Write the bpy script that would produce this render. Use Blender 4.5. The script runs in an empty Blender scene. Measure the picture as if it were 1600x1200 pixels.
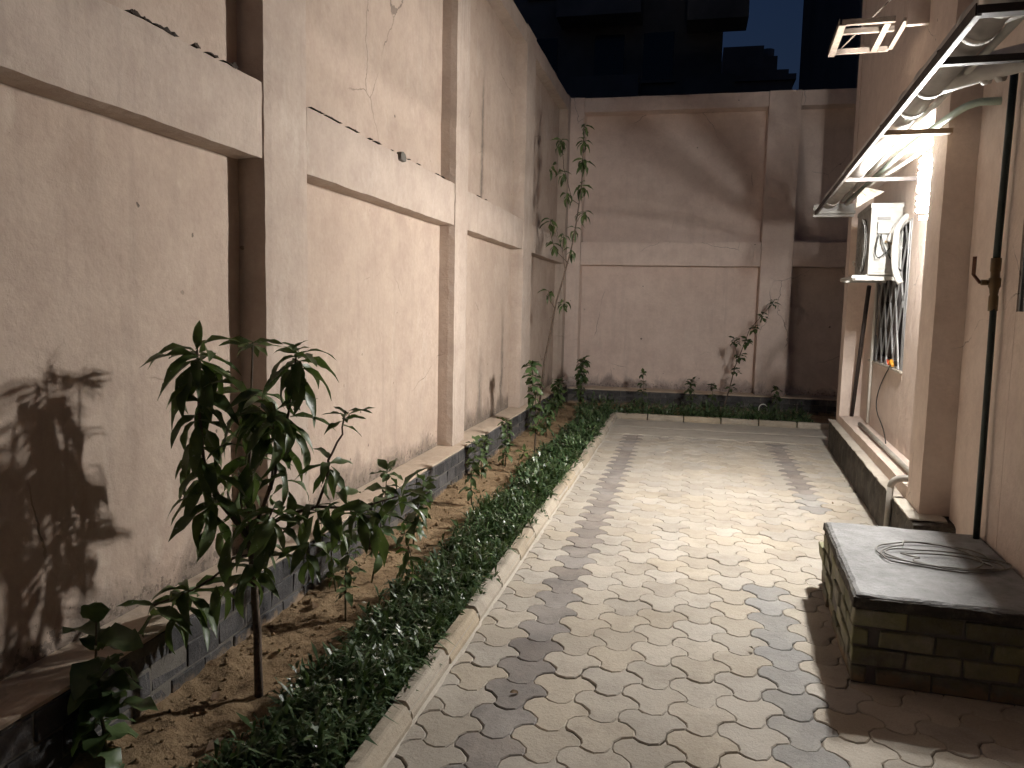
import bpy, bmesh, math, random
from mathutils import Vector, Matrix, noise
random.seed(7)
R = random.Random(11)
rad = math.radians
scene = bpy.context.scene
col = scene.collection

# ------------------------------------------------------------------ camera
CAM_YAW, CAM_PITCH, CAM_ROLL, CAM_H = .223879, .101538, .0216693, 1.5
cam_d = bpy.data.cameras.new("camera"); cam = bpy.data.objects.new("camera", cam_d); col.objects.link(cam)
fwd = Vector((-math.sin(CAM_YAW)*math.cos(CAM_PITCH), math.cos(CAM_YAW)*math.cos(CAM_PITCH), -math.sin(CAM_PITCH)))
rt = Vector((math.cos(CAM_YAW), math.sin(CAM_YAW), 0)); up = rt.cross(fwd)
r2 = rt*math.cos(CAM_ROLL)+up*math.sin(CAM_ROLL); u2 = -rt*math.sin(CAM_ROLL)+up*math.cos(CAM_ROLL)
M = Matrix((r2, u2, -fwd)).transposed().to_4x4(); M.translation = (0, 0, CAM_H); cam.matrix_world = M
cam_d.sensor_fit = 'HORIZONTAL'; cam_d.sensor_width = 36.0; cam_d.lens = 36.0*1216.55/1600
cam_d.clip_start = .05; cam_d.clip_end = 500
scene.camera = cam
# ------------------------------------------------------------------ dusk sky
SKY_STRENGTH = .15
LAMP_POWER = 4500.0
world = bpy.data.worlds.new("World"); scene.world = world; world.use_nodes = True
wn = world.node_tree.nodes; wl = world.node_tree.links
sky = wn.new("ShaderNodeTexSky"); sky.sky_type = 'NISHITA'; sky.sun_disc = False
sky.sun_elevation = rad(-1.0); sky.sun_rotation = rad(120); sky.altitude = 50; sky.ozone_density = 3.0
wl.new(sky.outputs[0], wn["Background"].inputs[0]); wn["Background"].inputs[1].default_value = SKY_STRENGTH
vs = scene.view_settings; vs.view_transform = 'Standard'; vs.look = 'None'; vs.exposure = 0.18; vs.gamma = 1.0; vs.use_curve_mapping = False
scene.render.engine = 'CYCLES'
scene.cycles.max_bounces = 8; scene.cycles.diffuse_bounces = 7; scene.cycles.glossy_bounces = 2; scene.cycles.use_adaptive_sampling = True; scene.cycles.adaptive_threshold = .05; scene.cycles.use_denoising = True
scene.cycles.sample_clamp_indirect = 6.0

# ------------------------------------------------------------------ materials
class NT:
    def __init__(s, name):
        s.m = bpy.data.materials.new(name); s.m.use_nodes = True; s.t = s.m.node_tree; s.n = s.t.nodes; s.l = s.t.links
        s.p = s.n["Principled BSDF"]; s.geo = None
    def new(s, typ, **k):
        n = s.n.new(typ)
        for a, b in k.items(): setattr(n, a, b)
        return n
    def link(s, a, b): s.l.new(a, b)
    def setin(s, sock, v):
        if isinstance(v, bpy.types.NodeSocket): s.l.new(v, sock)
        elif v is not None: sock.default_value = v
    def pos(s, sc=(1, 1, 1), obj=False):
        if obj:
            tc = s.new("ShaderNodeTexCoord"); o = tc.outputs["Object"]
        else:
            if s.geo is None: s.geo = s.new("ShaderNodeNewGeometry")
            o = s.geo.outputs["Position"]
        mp = s.new("ShaderNodeMapping"); mp.inputs["Scale"].default_value = sc; s.link(o, mp.inputs[0]); return mp.outputs[0]
    def noise(s, vec, scale, detail=4, rough=.55, dist=0.0):
        n = s.new("ShaderNodeTexNoise"); s.link(vec, n.inputs["Vector"]); n.inputs["Scale"].default_value = scale
        n.inputs["Detail"].default_value = detail; n.inputs["Roughness"].default_value = rough; n.inputs["Distortion"].default_value = dist
        return n.outputs["Fac"]
    def ramp(s, f, stops):
        r = s.new("ShaderNodeValToRGB"); s.link(f, r.inputs[0]); e = r.color_ramp.elements
        while len(e) < len(stops): e.new(.5)
        for i, (p, c) in enumerate(stops):
            e[i].position = p; e[i].color = (c, c, c, 1) if not isinstance(c, tuple) else (*c, 1)
        return r.outputs[0]
    def mix(s, f, a, b, mode='MIX'):
        m = s.new("ShaderNodeMix", data_type='RGBA', blend_type=mode)
        s.setin(m.inputs[0], f)
        for k, v in ((6, a), (7, b)):
            if isinstance(v, tuple): v = (*v, 1)
            s.setin(m.inputs[k], v)
        return m.outputs[2]
    def math(s, op, a, b=None, clamp=False):
        m = s.new("ShaderNodeMath", operation=op, use_clamp=clamp); s.setin(m.inputs[0], a)
        if b is not None: s.setin(m.inputs[1], b)
        return m.outputs[0]
    def sep(s):
        if s.geo is None: s.geo = s.new("ShaderNodeNewGeometry")
        x = s.new("ShaderNodeSeparateXYZ"); s.link(s.geo.outputs["Position"], x.inputs[0]); return x.outputs
    def rng(s, v, a, b, c=0., d=1.):
        m = s.new("ShaderNodeMapRange"); s.setin(m.inputs[0], v)
        for i, q in enumerate((a, b, c, d)): m.inputs[i+1].default_value = q
        return m.outputs[0]
    def bump(s, h, strength=.4, dist=.01, prev=None):
        b = s.new("ShaderNodeBump"); s.link(h, b.inputs["Height"]); b.inputs["Strength"].default_value = strength; b.inputs["Distance"].default_value = dist
        if prev is not None: s.link(prev, b.inputs["Normal"])
        return b.outputs[0]
    def done(s, color=None, rough=.8, normal=None, **k):
        if isinstance(color, tuple): color = (*color, 1)
        s.setin(s.p.inputs["Base Color"], color); s.setin(s.p.inputs["Roughness"], rough)
        if normal is not None: s.link(normal, s.p.inputs["Normal"])
        for a, b in k.items(): s.setin(s.p.inputs[a.replace("_", " ")], b)
        return s.m
MAT = {}
def plaster(name, c1, c2, stain, foot_z=None, spots=True, streak=.22, bumpy=.45, run=()):
    t = NT(name); p = t.pos()
    big = t.ramp(t.noise(p, .9, 4, .6), [(.32, 0.), (.68, 1.)])
    c = t.mix(big, c1, c2)
    # water runs: noise stretched down the wall
    st = t.ramp(t.noise(t.pos((9, 9, .55)), 1.6, 4, .6), [(.52, 0.), (.74, 1.)])
    patch = t.ramp(t.noise(p, .55, 3), [(.42, 0.), (.62, 1.)])
    c = t.mix(t.math('MULTIPLY', t.math('MULTIPLY', st, patch), streak), c, stain)
    mot = t.ramp(t.noise(p, 4.2, 6, .72), [(.42, 0.), (.72, 1.)])
    c = t.mix(t.math('MULTIPLY', mot, .5), c, (c1[0]*.72, c1[1]*.66, c1[2]*.66))
    pale = t.ramp(t.noise(t.pos((2.2, 2.2, 1.1)), 1.3, 6, .72), [(.58, 0.), (.76, 1.)])
    c = t.mix(t.math('MULTIPLY', pale, .30), c, (.72, .66, .58))
    fine = t.noise(p, 38, 3, .6)
    c = t.mix(t.rng(fine, .3, .75, 0., .16), c, tuple(v*.55 for v in c1))
    if spots:
        ce = t.new("ShaderNodeTexVoronoi", feature='DISTANCE_TO_EDGE'); ce.inputs["Scale"].default_value = .75
        wob = t.new("ShaderNodeVectorMath", operation='ADD'); nz = t.new("ShaderNodeTexNoise"); nz.inputs["Scale"].default_value = 3.5; nz.inputs["Detail"].default_value = 5; t.link(p, nz.inputs["Vector"])
        sc_ = t.new("ShaderNodeVectorMath", operation='SCALE'); t.link(nz.outputs["Color"], sc_.inputs[0]); sc_.inputs["Scale"].default_value = .16
        t.link(p, wob.inputs[0]); t.link(sc_.outputs[0], wob.inputs[1]); t.link(wob.outputs[0], ce.inputs["Vector"])
        ck = t.math('MULTIPLY', t.math('LESS_THAN', ce.outputs["Distance"], .0022), t.ramp(t.noise(p, 1.3, 3), [(.53, 0.), (.60, .55)]))
        c = t.mix(ck, c, tuple(v*.35 for v in stain))
        v = t.new("ShaderNodeTexVoronoi", feature='F1'); t.link(p, v.inputs["Vector"]); v.inputs["Scale"].default_value = 5.5
        v.inputs["Randomness"].default_value = 1.0
        d = t.math('ADD', v.outputs["Distance"], t.rng(t.noise(p, 45, 2), .3, .7, -.03, .03))
        rx = t.new("ShaderNodeSeparateColor"); t.link(v.outputs["Color"], rx.inputs[0])
        thr = t.rng(rx.outputs[0], .45, 1., 0., .085)
        m = t.math('LESS_THAN', d, thr)
        lowz = t.rng(t.noise(p, .8, 2), .40, .55, 0., 1.)
        c = t.mix(t.math('MULTIPLY', t.math('MULTIPLY', m, lowz), .75), c, tuple(v*.3 for v in stain))
    if foot_z is not None:
        z = t.sep()[2]
        n1 = t.noise(t.pos((1, 1, .7)), 2.6, 6, .7, .6)
        h = t.math('ADD', t.rng(z, foot_z, foot_z+.42, .30, -.28), n1)
        m = t.ramp(h, [(.56, 0.), (.76, 1.)])
        c = t.mix(t.math('MULTIPLY', m, .85), c, stain)
        n2 = t.noise(p, 30, 4, .7)
        h2 = t.math('ADD', t.rng(z, foot_z, foot_z+.3, .16, -.14), n2)
        c = t.mix(t.math('MULTIPLY', t.ramp(h2, [(.66, 0.), (.7, 1.)]), .6), c, tuple(v*.45 for v in stain))
    if run:
        xyz = t.sep(); wv = t.noise(t.pos((1, 1, 1)), 2.2, 4, .6)
        for y0, z0, z1, wd in run:
            dd = t.math('ABSOLUTE', t.math('SUBTRACT', t.math('ADD', xyz[1], t.rng(wv, 0, 1, -.12, .12)), y0))
            mm = t.math('MULTIPLY', t.rng(dd, wd*.2, wd, 1., 0.), t.math('MULTIPLY', t.rng(xyz[2], z0-.05, z0+.05), t.rng(xyz[2], z1, z1-.7)))
            c = t.mix(t.math('MULTIPLY', mm, t.rng(t.noise(p, 12, 5, .7), .3, .6, .2, .85)), c, tuple(v*.8 for v in stain))
    b = t.bump(t.noise(p, 9, 7, .68), bumpy*1.2, .02)
    return t.done(c, t.rng(fine, .3, .7, .8, .95), b, Specular_IOR_Level=.25)
MAT['wall'] = plaster("wall_plaster", (.45, .352, .283), (.53, .422, .345), (.17, .137, .112), foot_z=.3, run=((7.45, 2.47, 4.0, .07), (8.45, .3, 1.6, .10), (7.55, .3, 1.2, .12), (7.0, .3, 1.0, .10), (9.9, 2.4, 3.8, .08)))
MAT['wall_frame'] = plaster("frame_plaster", (.45, .364, .302), (.53, .435, .366), (.21, .172, .148), spots=True, streak=.4)
MAT['wall_back'] = plaster("back_wall_plaster", (.66, .535, .465), (.73, .60, .525), (.24, .195, .18), foot_z=.25, streak=.2)
MAT['facade'] = plaster("facade_plaster", (.64, .535, .46), (.71, .60, .52), (.30, .245, .21), spots=True, streak=.12)
MAT['ledge'] = plaster("ledge_cement", (.50, .40, .31), (.60, .49, .38), (.22, .18, .14), spots=True, streak=.3)

def concrete(name, c1, c2, dark, rnd=None, sc=1., gloss=.85, bs=.5):
    t = NT(name); p = t.pos()
    c = t.mix(t.ramp(t.noise(p, 2.2*sc, 5, .65, .3), [(.35, 0.), (.68, 1.)]), c1, c2)
    c = t.mix(t.math('MULTIPLY', t.ramp(t.noise(p, 5*sc, 7, .75), [(.50, 0.), (.74, 1.)]), .7), c, dark)
    c = t.mix(t.rng(t.noise(p, 160, 2), .35, .7, 0., .25), c, tuple(v*.5 for v in c1))
    if rnd:
        if rnd == 'object': r = t.new("ShaderNodeObjectInfo").outputs["Random"]
        else:
            if t.geo is None: t.geo = t.new("ShaderNodeNewGeometry")
            r = t.geo.outputs["Random Per Island"]
        k = t.new("ShaderNodeHueSaturation"); t.link(t.rng(r, 0, 1, .88, 1.08), k.inputs["Value"])
        t.link(t.rng(t.math('FRACT', t.math('MULTIPLY', r, 7.3)), 0, 1, .8, 1.2), k.inputs["Saturation"]); t.link(c, k.inputs["Color"]); c = k.outputs[0]
    b = t.bump(t.noise(p, 40, 5, .75), bs, .006)
    return t.done(c, t.rng(t.noise(p, 6, 3), .3, .7, gloss-.12, gloss+.08), b, Specular_IOR_Level=.35)
PC1, PC2, PD = (.40, .355, .295), (.49, .44, .37), (.27, .236, .19)
MAT['paver'] = concrete("paver_concrete", PC1, PC2, PD, 'object', bs=.6)
MAT['paver_far'] = concrete("paver_concrete_far", PC1, PC2, PD, 'island', bs=.6)
MAT['paver_dark'] = concrete("paver_charcoal", (.20, .18, .168), (.34, .305, .27), (.13, .115, .108), 'object', bs=.6)
MAT['paver_dark_far'] = concrete("paver_charcoal_far", (.21, .188, .175), (.36, .32, .28), (.14, .122, .115), 'island', bs=.6)
MAT['paver_grey'] = concrete('paver_grey', (.26, .25, .24), (.38, .36, .325), (.19, .18, .172), 'object', bs=.6)
MAT['sand'] = concrete("joint_sand", (.15, .125, .095), (.22, .18, .135), (.08, .065, .05))
MAT['kerb'] = concrete("kerb_concrete", (.36, .305, .235), (.45, .385, .30), (.19, .16, .125), 'object', bs=.7)
MAT['screed'] = concrete("screed_concrete", (.43, .385, .325), (.51, .46, .39), (.28, .245, .20))
MAT['slab'] = concrete("slab_screed", (.16, .155, .155), (.27, .265, .26), (.08, .075, .07), sc=2.6, gloss=.62, bs=1.)
MAT['rough_plinth'] = concrete("plinth_bitumen", (.030, .026, .021), (.075, .064, .05), (.20, .17, .13), sc=1.6, gloss=.8, bs=1.)
MAT['mortar'] = concrete("brick_mortar", (.11, .10, .088), (.17, .155, .135), (.06, .052, .045))
MAT['ground'] = concrete("ground_dirt", (.10, .085, .065), (.14, .12, .09), (.06, .05, .04))
def brickm(name, c1, c2, green_light_tint=None):
    t = NT(name); p = t.pos(); r = t.new("ShaderNodeObjectInfo").outputs["Random"]
    c = t.mix(t.ramp(t.noise(p, 9, 5, .7), [(.35, 0.), (.7, 1.)]), c1, c2)
    c = t.mix(t.math('MULTIPLY', t.ramp(t.noise(t.pos((3, 3, .8)), 12, 4, .7), [(.58, 0.), (.72, 1.)]), .45), c, (.26, .24, .21))
    if green_light_tint: c = t.mix(t.ramp(t.noise(p, 6, 5, .7), [(.38, 0.), (.66, .8)]), c, green_light_tint)  # patchy green light painted into the brick colour
    sp = t.math('ADD', t.rng(t.sep()[2], -.01, .11, .35, -.25), t.noise(p, 14, 5, .7))
    c = t.mix(t.ramp(sp, [(.52, 0.), (.70, .8)]), c, (.24, .165, .10))
    k = t.new("ShaderNodeHueSaturation"); t.link(t.rng(r, 0, 1, .6, 1.5), k.inputs["Value"]); t.link(c, k.inputs["Color"])
    b = t.bump(t.noise(p, 60, 5, .7), .8, .006)
    return t.done(k.outputs[0], .75, b, Specular_IOR_Level=.4)
MAT['brick'] = brickm("painted_brick", (.032, .031, .034), (.085, .08, .078))
MAT['brick_green_light'] = brickm("green_light_brick", (.085, .08, .062), (.22, .205, .16), (.15, .145, .06))  # yellow-green lamp light on the box, painted as a brick tint
def soilm():
    t = NT("bed_soil"); p = t.pos()
    c = t.mix(t.ramp(t.noise(p, 3.2, 6, .7, .5), [(.36, 0.), (.66, 1.)]), (.22, .145, .083), (.42, .30, .18))
    c = t.mix(t.ramp(t.noise(p, 22, 5, .75), [(.52, 0.), (.66, .85)]), c, (.075, .046, .026))
    c = t.mix(t.rng(t.noise(p, 140, 2), .3, .7, 0., .5), c, (.42, .30, .18))
    b = t.bump(t.noise(p, 48, 6, .75), 1., .025); b = t.bump(t.noise(p, 200, 2), .6, .005, b)
    return t.done(c, .95, b, Specular_IOR_Level=.1)
MAT['soil'] = soilm()
def leafm(name, c1, c2, island=False, gloss=.42, trans=.18, spot=0.):
    t = NT(name); p = t.pos()
    if island:
        t.geo = t.geo or t.new("ShaderNodeNewGeometry"); r = t.geo.outputs["Random Per Island"]
    else: r = t.new("ShaderNodeObjectInfo").outputs["Random"]
    c = t.mix(r, c1, c2)
    c = t.mix(t.rng(t.noise(p, 30, 3), .35, .7, 0., .45), c, tuple(v*.5 for v in c1))
    if spot: c = t.mix(t.math('MULTIPLY', t.ramp(t.noise(p, 55, 3), [(.64, 0.), (.7, 1.)]), spot), c, (.30, .30, .24))
    c_out = c
    b = None
    m = t.done(c_out, gloss, b, Specular_IOR_Level=.45)
    tr = t.new("ShaderNodeBsdfTranslucent"); t.link(t.mix(.5, c, (.10, .16, .02)), tr.inputs[0])
    mx = t.new("ShaderNodeMixShader"); mx.inputs[0].default_value = trans
    out = t.n["Material Output"]; t.link(t.p.outputs[0], mx.inputs[1]); t.link(tr.outputs[0], mx.inputs[2]); t.link(mx.outputs[0], out.inputs[0])
    return m
MAT['leaf_mango'] = leafm("mango_leaf", (.06, .095, .03), (.115, .155, .052), spot=.6, trans=.25)
MAT['leaf_broad'] = leafm("broad_leaf", (.052, .088, .034), (.10, .145, .052), trans=.22)
MAT['leaf_young'] = leafm("young_leaf", (.06, .105, .026), (.10, .15, .04))
MAT['leaf_far'] = leafm("far_leaf", (.045, .075, .028), (.085, .12, .042), island=True)
MAT['cover'] = leafm("ground_cover_leaf", (.03, .062, .024), (.10, .15, .062), island=True, gloss=.35)
MAT['flower'] = NT("flower_petal").done((.62, .62, .50), .7)
MAT['dead_leaf'] = leafm("dead_leaf", (.11, .06, .03), (.20, .12, .06), gloss=.8)
def plain(name, c, rough=.5, metal=0., var=.25, nsc=8., bs=.15, **k):
    t = NT(name); p = t.pos()
    cc = t.mix(t.rng(t.noise(p, nsc, 5, .65), .35, .7, 0., 1.), c, tuple(v*(1-var) for v in c))
    return t.done(cc, t.rng(t.noise(p, nsc*2, 3), .3, .7, rough-.08, rough+.12), t.bump(t.noise(p, 90, 2), bs, .003), Metallic=metal, **k)
MAT['bark'] = plain("bark", (.13, .092, .066), .9, bs=.8, var=.5, nsc=40)
MAT['stem'] = plain("green_stem", (.10, .095, .045), .7, var=.4)
MAT['white_metal'] = plain("white_painted_steel", (.42, .41, .38), .45, var=.25)
MAT['cream_metal'] = plain("cream_painted_steel", (.33, .265, .215), .5, var=.4, nsc=20)
MAT['dark_metal'] = plain("dark_steel", (.045, .032, .028), .55, var=.5)
MAT['rail_metal'] = plain("grey_rail_steel", (.20, .185, .17), .45, var=.4)
MAT['pvc_grey'] = plain("grey_pvc", (.68, .65, .61), .62, var=.3, nsc=5)
MAT['pvc_white'] = plain("white_pvc", (.68, .66, .60), .4, var=.18)
MAT['pvc_dull'] = plain("dusty_pvc", (.34, .31, .27), .6, var=.35)
MAT['pvc_green'] = plain("green_pipe", (.42, .52, .44), .45)
MAT['pipe_black'] = plain("black_green_pipe", (.014, .022, .018), .55)
MAT['brass'] = plain("brass_valve", (.16, .105, .05), .5, .5)
MAT['rust'] = plain("rusty_handle", (.14, .055, .03), .8)
MAT['wood'] = plain("timber", (.47, .33, .21), .8, var=.3, nsc=14)
MAT['ac_body'] = plain("ac_enamel", (.30, .293, .27), .5, var=.3)
MAT['ac_dark'] = plain("ac_grille", (.11, .105, .10), .5)
MAT['insulation'] = plain("pipe_wrap", (.45, .44, .41), .6, var=.12, bs=.6)
MAT['cable'] = plain("black_cable", (.012, .012, .012), .5)
MAT['wire'] = plain("grey_wire", (.17, .155, .13), .5)
MAT['orange'] = plain("orange_tape", (.75, .12, .04), .6)
MAT['yellow'] = plain("yellow_plastic", (.70, .32, .03), .5)
MAT['board'] = plain("foam_board", (.28, .26, .22), .8, var=.2)
MAT['bars'] = plain("window_bar_steel", (.26, .255, .25), .45, .3)
MAT['glass'] = plain("dark_glass", (.012, .012, .016), .12, var=.2, bs=.0)
MAT['far_wall'] = plain("far_facade", (.24, .2, .17), .9, var=.35, nsc=.6)
MAT['far_wall2'] = plain("far_facade_grey", (.16, .15, .14), .9, var=.35, nsc=.6)
MAT['far_glass'] = plain("far_window_glass", (.008, .009, .012), .2, bs=0.)
MAT['chip'] = concrete("broken_plaster", (.035, .024, .018), (.09, .065, .048), (.02, .015, .01), sc=4.)
MAT['stone'] = concrete("pebble", (.16, .12, .08), (.25, .2, .14), (.1, .08, .06), 'object')
t = NT("lamp_glow"); MAT['glow'] = t.done((.9, .9, .9), .5, Emission_Color=(1., .975, .93, 1), Emission_Strength=LAMP_POWER)

# ------------------------------------------------------------------ mesh helpers
class MB:
    def __init__(s): s.v = []; s.f = []; s.smooth = []
    def add(s, vs, fs, sm=False):
        o = len(s.v); s.v += [tuple(v) for v in vs]; s.f += [tuple(i+o for i in f) for f in fs]; s.smooth += [sm]*len(fs); return s
    def box(s, x0, x1, y0, y1, z0, z1):
        s.add([(x0, y0, z0), (x1, y0, z0), (x1, y1, z0), (x0, y1, z0), (x0, y0, z1), (x1, y0, z1), (x1, y1, z1), (x0, y1, z1)],
              [(0, 3, 2, 1), (4, 5, 6, 7), (0, 1, 5, 4), (1, 2, 6, 5), (2, 3, 7, 6), (3, 0, 4, 7)]); return s
    def grid_box(s, x0, x1, y0, y1, z0, z1, step=.12, amp=.002, freq=5., rim=.006):
        """box of small quads with uneven faces and softly broken edges"""
        d = (x1-x0, y1-y0, z1-z0); n = [max(1, min(90, round(q/step))) for q in d]; idx = {}; vs = []; fs = []
        def co(a, k, i): return (x0, y0, z0)[a] + d[a]*i/n[a]
        def vid(i, j, k):
            if (i, j, k) not in idx:
                p = Vector((co(0, 0, i), co(1, 0, j), co(2, 0, k)))
                e = sum((q in (0, m)) for q, m in zip((i, j, k), n))
                w = noise.noise_vector(p*freq)*amp
                if e >= 2:
                    w += noise.noise_vector(p*freq*5)*amp*.8
                    c = Vector([(-1 if q == 0 else 1 if q == m else 0) for q, m in zip((i, j, k), n)]); w -= c*rim*(.3+.4*abs(noise.noise(p*freq*3)))
                idx[(i, j, k)] = len(vs); vs.append(p+w)
            return idx[(i, j, k)]
        for a, b, c in ((0, 1, 2), (1, 2, 0), (2, 0, 1)):
            for side in (0, n[c]):
                for i in range(n[a]):
                    for j in range(n[b]):
                        q = []
                        for (ii, jj) in ((i, j), (i+1, j), (i+1, j+1), (i, j+1)):
                            t3 = [0, 0, 0]; t3[a] = ii; t3[b] = jj; t3[c] = side; q.append(vid(*t3))
                        fs.append(tuple(q) if side else tuple(reversed(q)))
        return s.add(vs, fs)
    def tube(s, pts, r, n=10, caps=True, sm=True):
        pts = [Vector(p) for p in pts]; rs = r if isinstance(r, (list, tuple)) else [r]*len(pts)
        ref = None; vs = []; fs = []
        for i, p in enumerate(pts):
            t_ = (pts[min(i+1, len(pts)-1)]-pts[max(i-1, 0)]).normalized()
            if ref is None: ref = t_.orthogonal().normalized()
            ref = (ref - t_*ref.dot(t_)).normalized(); b = t_.cross(ref)
            for k in range(n):
                a = 2*math.pi*k/n; vs.append(p+(ref*math.cos(a)+b*math.sin(a))*rs[i])
        for i in range(len(pts)-1):
            for k in range(n): fs.append((i*n+k, i*n+(k+1) % n, (i+1)*n+(k+1) % n, (i+1)*n+k))
        s.add(vs, fs, sm)
        if caps:
            o = len(s.v)-len(vs); s.f += [tuple(o+k for k in reversed(range(n))), tuple(o+(len(pts)-1)*n+k for k in range(n))]; s.smooth += [False, False]
        return s
    def bar(s, a, b, w, h, upv=(0, 0, 1)):
        a = Vector(a); b = Vector(b); t_ = (b-a).normalized(); sd = t_.cross(Vector(upv))
        if sd.length < 1e-4: sd = t_.orthogonal()
        sd.normalize(); u = sd.cross(t_); vs = []
        for p in (a, b):
            for i, j in ((-1, -1), (1, -1), (1, 1), (-1, 1)): vs.append(p+sd*i*w/2+u*j*h/2)
        return s.add(vs, [(0, 1, 2, 3), (7, 6, 5, 4), (0, 4, 5, 1), (1, 5, 6, 2), (2, 6, 7, 3), (3, 7, 4, 0)])
    def prism(s, outline, z0, z1, ch=0.):
        """outline extruded, with a small chamfer on top"""
        n = len(outline); cx = sum(p[0] for p in outline)/n; cy = sum(p[1] for p in outline)/n
        def ins(p, a):
            d = Vector((p[0]-cx, p[1]-cy)); L = d.length; return (cx+d.x*(1-a/L), cy+d.y*(1-a/L))
        vs = [(x, y, z0) for x, y in outline]+[(x, y, z1-ch) for x, y in outline]
        fs = [(i, (i+1) % n, n+(i+1) % n, n+i) for i in range(n)]
        if ch:
            vs += [(*ins(p, ch), z1) for p in outline]; fs += [(n+i, n+(i+1) % n, 2*n+(i+1) % n, 2*n+i) for i in range(n)]
            fs.append(tuple(range(2*n, 3*n)))
        else: fs.append(tuple(range(n, 2*n)))
        return s.add(vs, fs)
    def mesh(s, name):
        me = bpy.data.meshes.new(name); me.from_pydata(s.v, [], s.f); me.update()
        me.polygons.foreach_set("use_smooth", s.smooth); return me
    def build(s, name, mat, parent=None, bevel=0., **k):
        me = s.mesh(name); me.materials.append(MAT[mat])
        if bevel:
            bm = bmesh.new(); bm.from_mesh(me); bmesh.ops.bevel(bm, geom=bm.edges[:], offset=bevel, segments=2, affect='EDGES', clamp_overlap=True, profile=.7); bm.to_mesh(me); bm.free()
        return obj(name, me, parent, **k)
def obj(name, me, parent=None, **k):
    o = bpy.data.objects.new(name, me); col.objects.link(o)
    if parent is not None: o.parent = parent
    for a, b in k.items():
        if b is not None: o[a] = b
    return o
def thing(name, label, cat, loc=(0, 0, 0), rz=0., group=None, **k):
    o = bpy.data.objects.new(name, None); col.objects.link(o); o.location = loc; o.rotation_euler = (0, 0, rz); o.empty_display_size = .1
    o["label"] = label; o["category"] = cat
    if group: o["group"] = group
    for a, b in k.items(): o[a] = b
    return o
def struct(o, label=None):
    o["kind"] = "structure"
    if label: o["label"] = label
    return o
# the house stands 3.2 degrees off the walls: local x = into the house, local y = along its front
BT = rad(3.2); BO = Vector((1.02745, 0, 0))
def bw(s_, d, z): return (BO.x+math.sin(BT)*s_+math.cos(BT)*d, math.cos(BT)*s_-math.sin(BT)*d, z)
def bthing(name, label, cat, s_=0, d=0, z=0, group=None): return thing(name, label, cat, bw(s_, d, z), -BT, group)
def arc(a, b, c, n=6):
    """quadratic curve from a over control b to c"""
    a, b, c = map(Vector, (a, b, c)); return [a*(1-t)**2+b*2*t*(1-t)+c*t*t for t in [i/n for i in range(n+1)]]

# ------------------------------------------------------------------ setting
g = MB().add([(-150, -150, -.09), (150, -150, -.09), (150, 150, -.09), (-150, 150, -.09)], [(0, 1, 2, 3)]).build("ground", 'ground'); struct(g)
# ---- paved path with interlocking pavers
path = MB().box(-.915, 2.6, -4., 10.44, -.085, -.012).build("paved_path", 'sand'); struct(path, "path of interlocking dog-bone concrete pavers between planting bed and house")
PX, PY = .177, .2025
A_, B_ = Vector((-.125, .021)), Vector((-.059, .109))
C_, D_, E_, F_ = A_+Vector((PX, PY/2)), B_+Vector((PX, -PY/2)), A_+Vector((PX, -PY/2)), B_+Vector((0, -PY))
AB = [Vector((-.121, .064)), Vector((-.099, .093))]
BC = [Vector((-.036, .087)), Vector((-.002, .075)), Vector((.033, .087))]
CD = [Vector((.059, .099)), Vector((.088, .088)), Vector((.120, .051)), Vector((.124, .025))]
FE = [p+Vector((0, -PY)) for p in BC]; ED = [p+Vector((PX, -PY/2)) for p in AB]; AF = [p+Vector((-PX, -PY/2)) for p in CD]
outl = [A_]+AB+[B_]+BC+[C_]+CD+[D_]+ED[::-1]+[E_]+FE[::-1]+[F_]+AF[::-1]
outl = outl[::-1]   # counter-clockwise
def area2(o): return sum(o[i].x*o[(i+1) % len(o)].y-o[(i+1) % len(o)].x*o[i].y for i in range(len(o)))
if area2(outl) < 0: outl = outl[::-1]
# inset along the true normals so that the joint has an even width
def inset(o, a):
    r = []; n = len(o)
    for i in range(n):
        e1 = (o[i]-o[i-1]).normalized(); e2 = (o[(i+1) % n]-o[i]).normalized()
        nn = Vector((-e1.y, e1.x))+Vector((-e2.y, e2.x)); nn.normalize(); r.append(o[i]+nn*a)
    return r
def paver_mesh(gap, ch, h):
    o1 = inset(outl, gap); o2 = inset(o1, ch); n = len(o1); m = MB()
    vs = [(p.x, p.y, -.05) for p in o1]+[(p.x, p.y, -ch*.8) for p in o1]+[(p.x, p.y, 0) for p in o2]
    fs = [(i, (i+1) % n, n+(i+1) % n, n+i) for i in range(n)]+[(n+i, n+(i+1) % n, 2*n+(i+1) % n, 2*n+i) for i in range(n)]+[tuple(range(2*n, 3*n))]
    m.add(vs, fs); return m
pav_mb = paver_mesh(.0017, .0055, 0)
pm = {}
for k in ('paver', 'paver_dark', 'paver_grey'):
    pm[k] = []
    for q in range(5):
        rr = random.Random(q); mv = paver_mesh(.0011, .0046, 0); n_ = len(outl)
        for i in range(n_):
            j = (rr.gauss(0, .0011), rr.gauss(0, .0011)); ch_ = max(0, rr.gauss(-.004, .004))
            for lv in (0, 1, 2):
                x_, y_, z_ = mv.v[lv*n_+i]; mv.v[lv*n_+i] = (x_*(1-ch_*2*(lv == 2))+j[0], y_*(1-ch_*2*(lv == 2))+j[1], z_-(ch_*.6 if lv == 1 else 0))
        me = mv.mesh("paver"); me.materials.append(MAT[k]); pm[k].append(me)
cells = []
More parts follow.
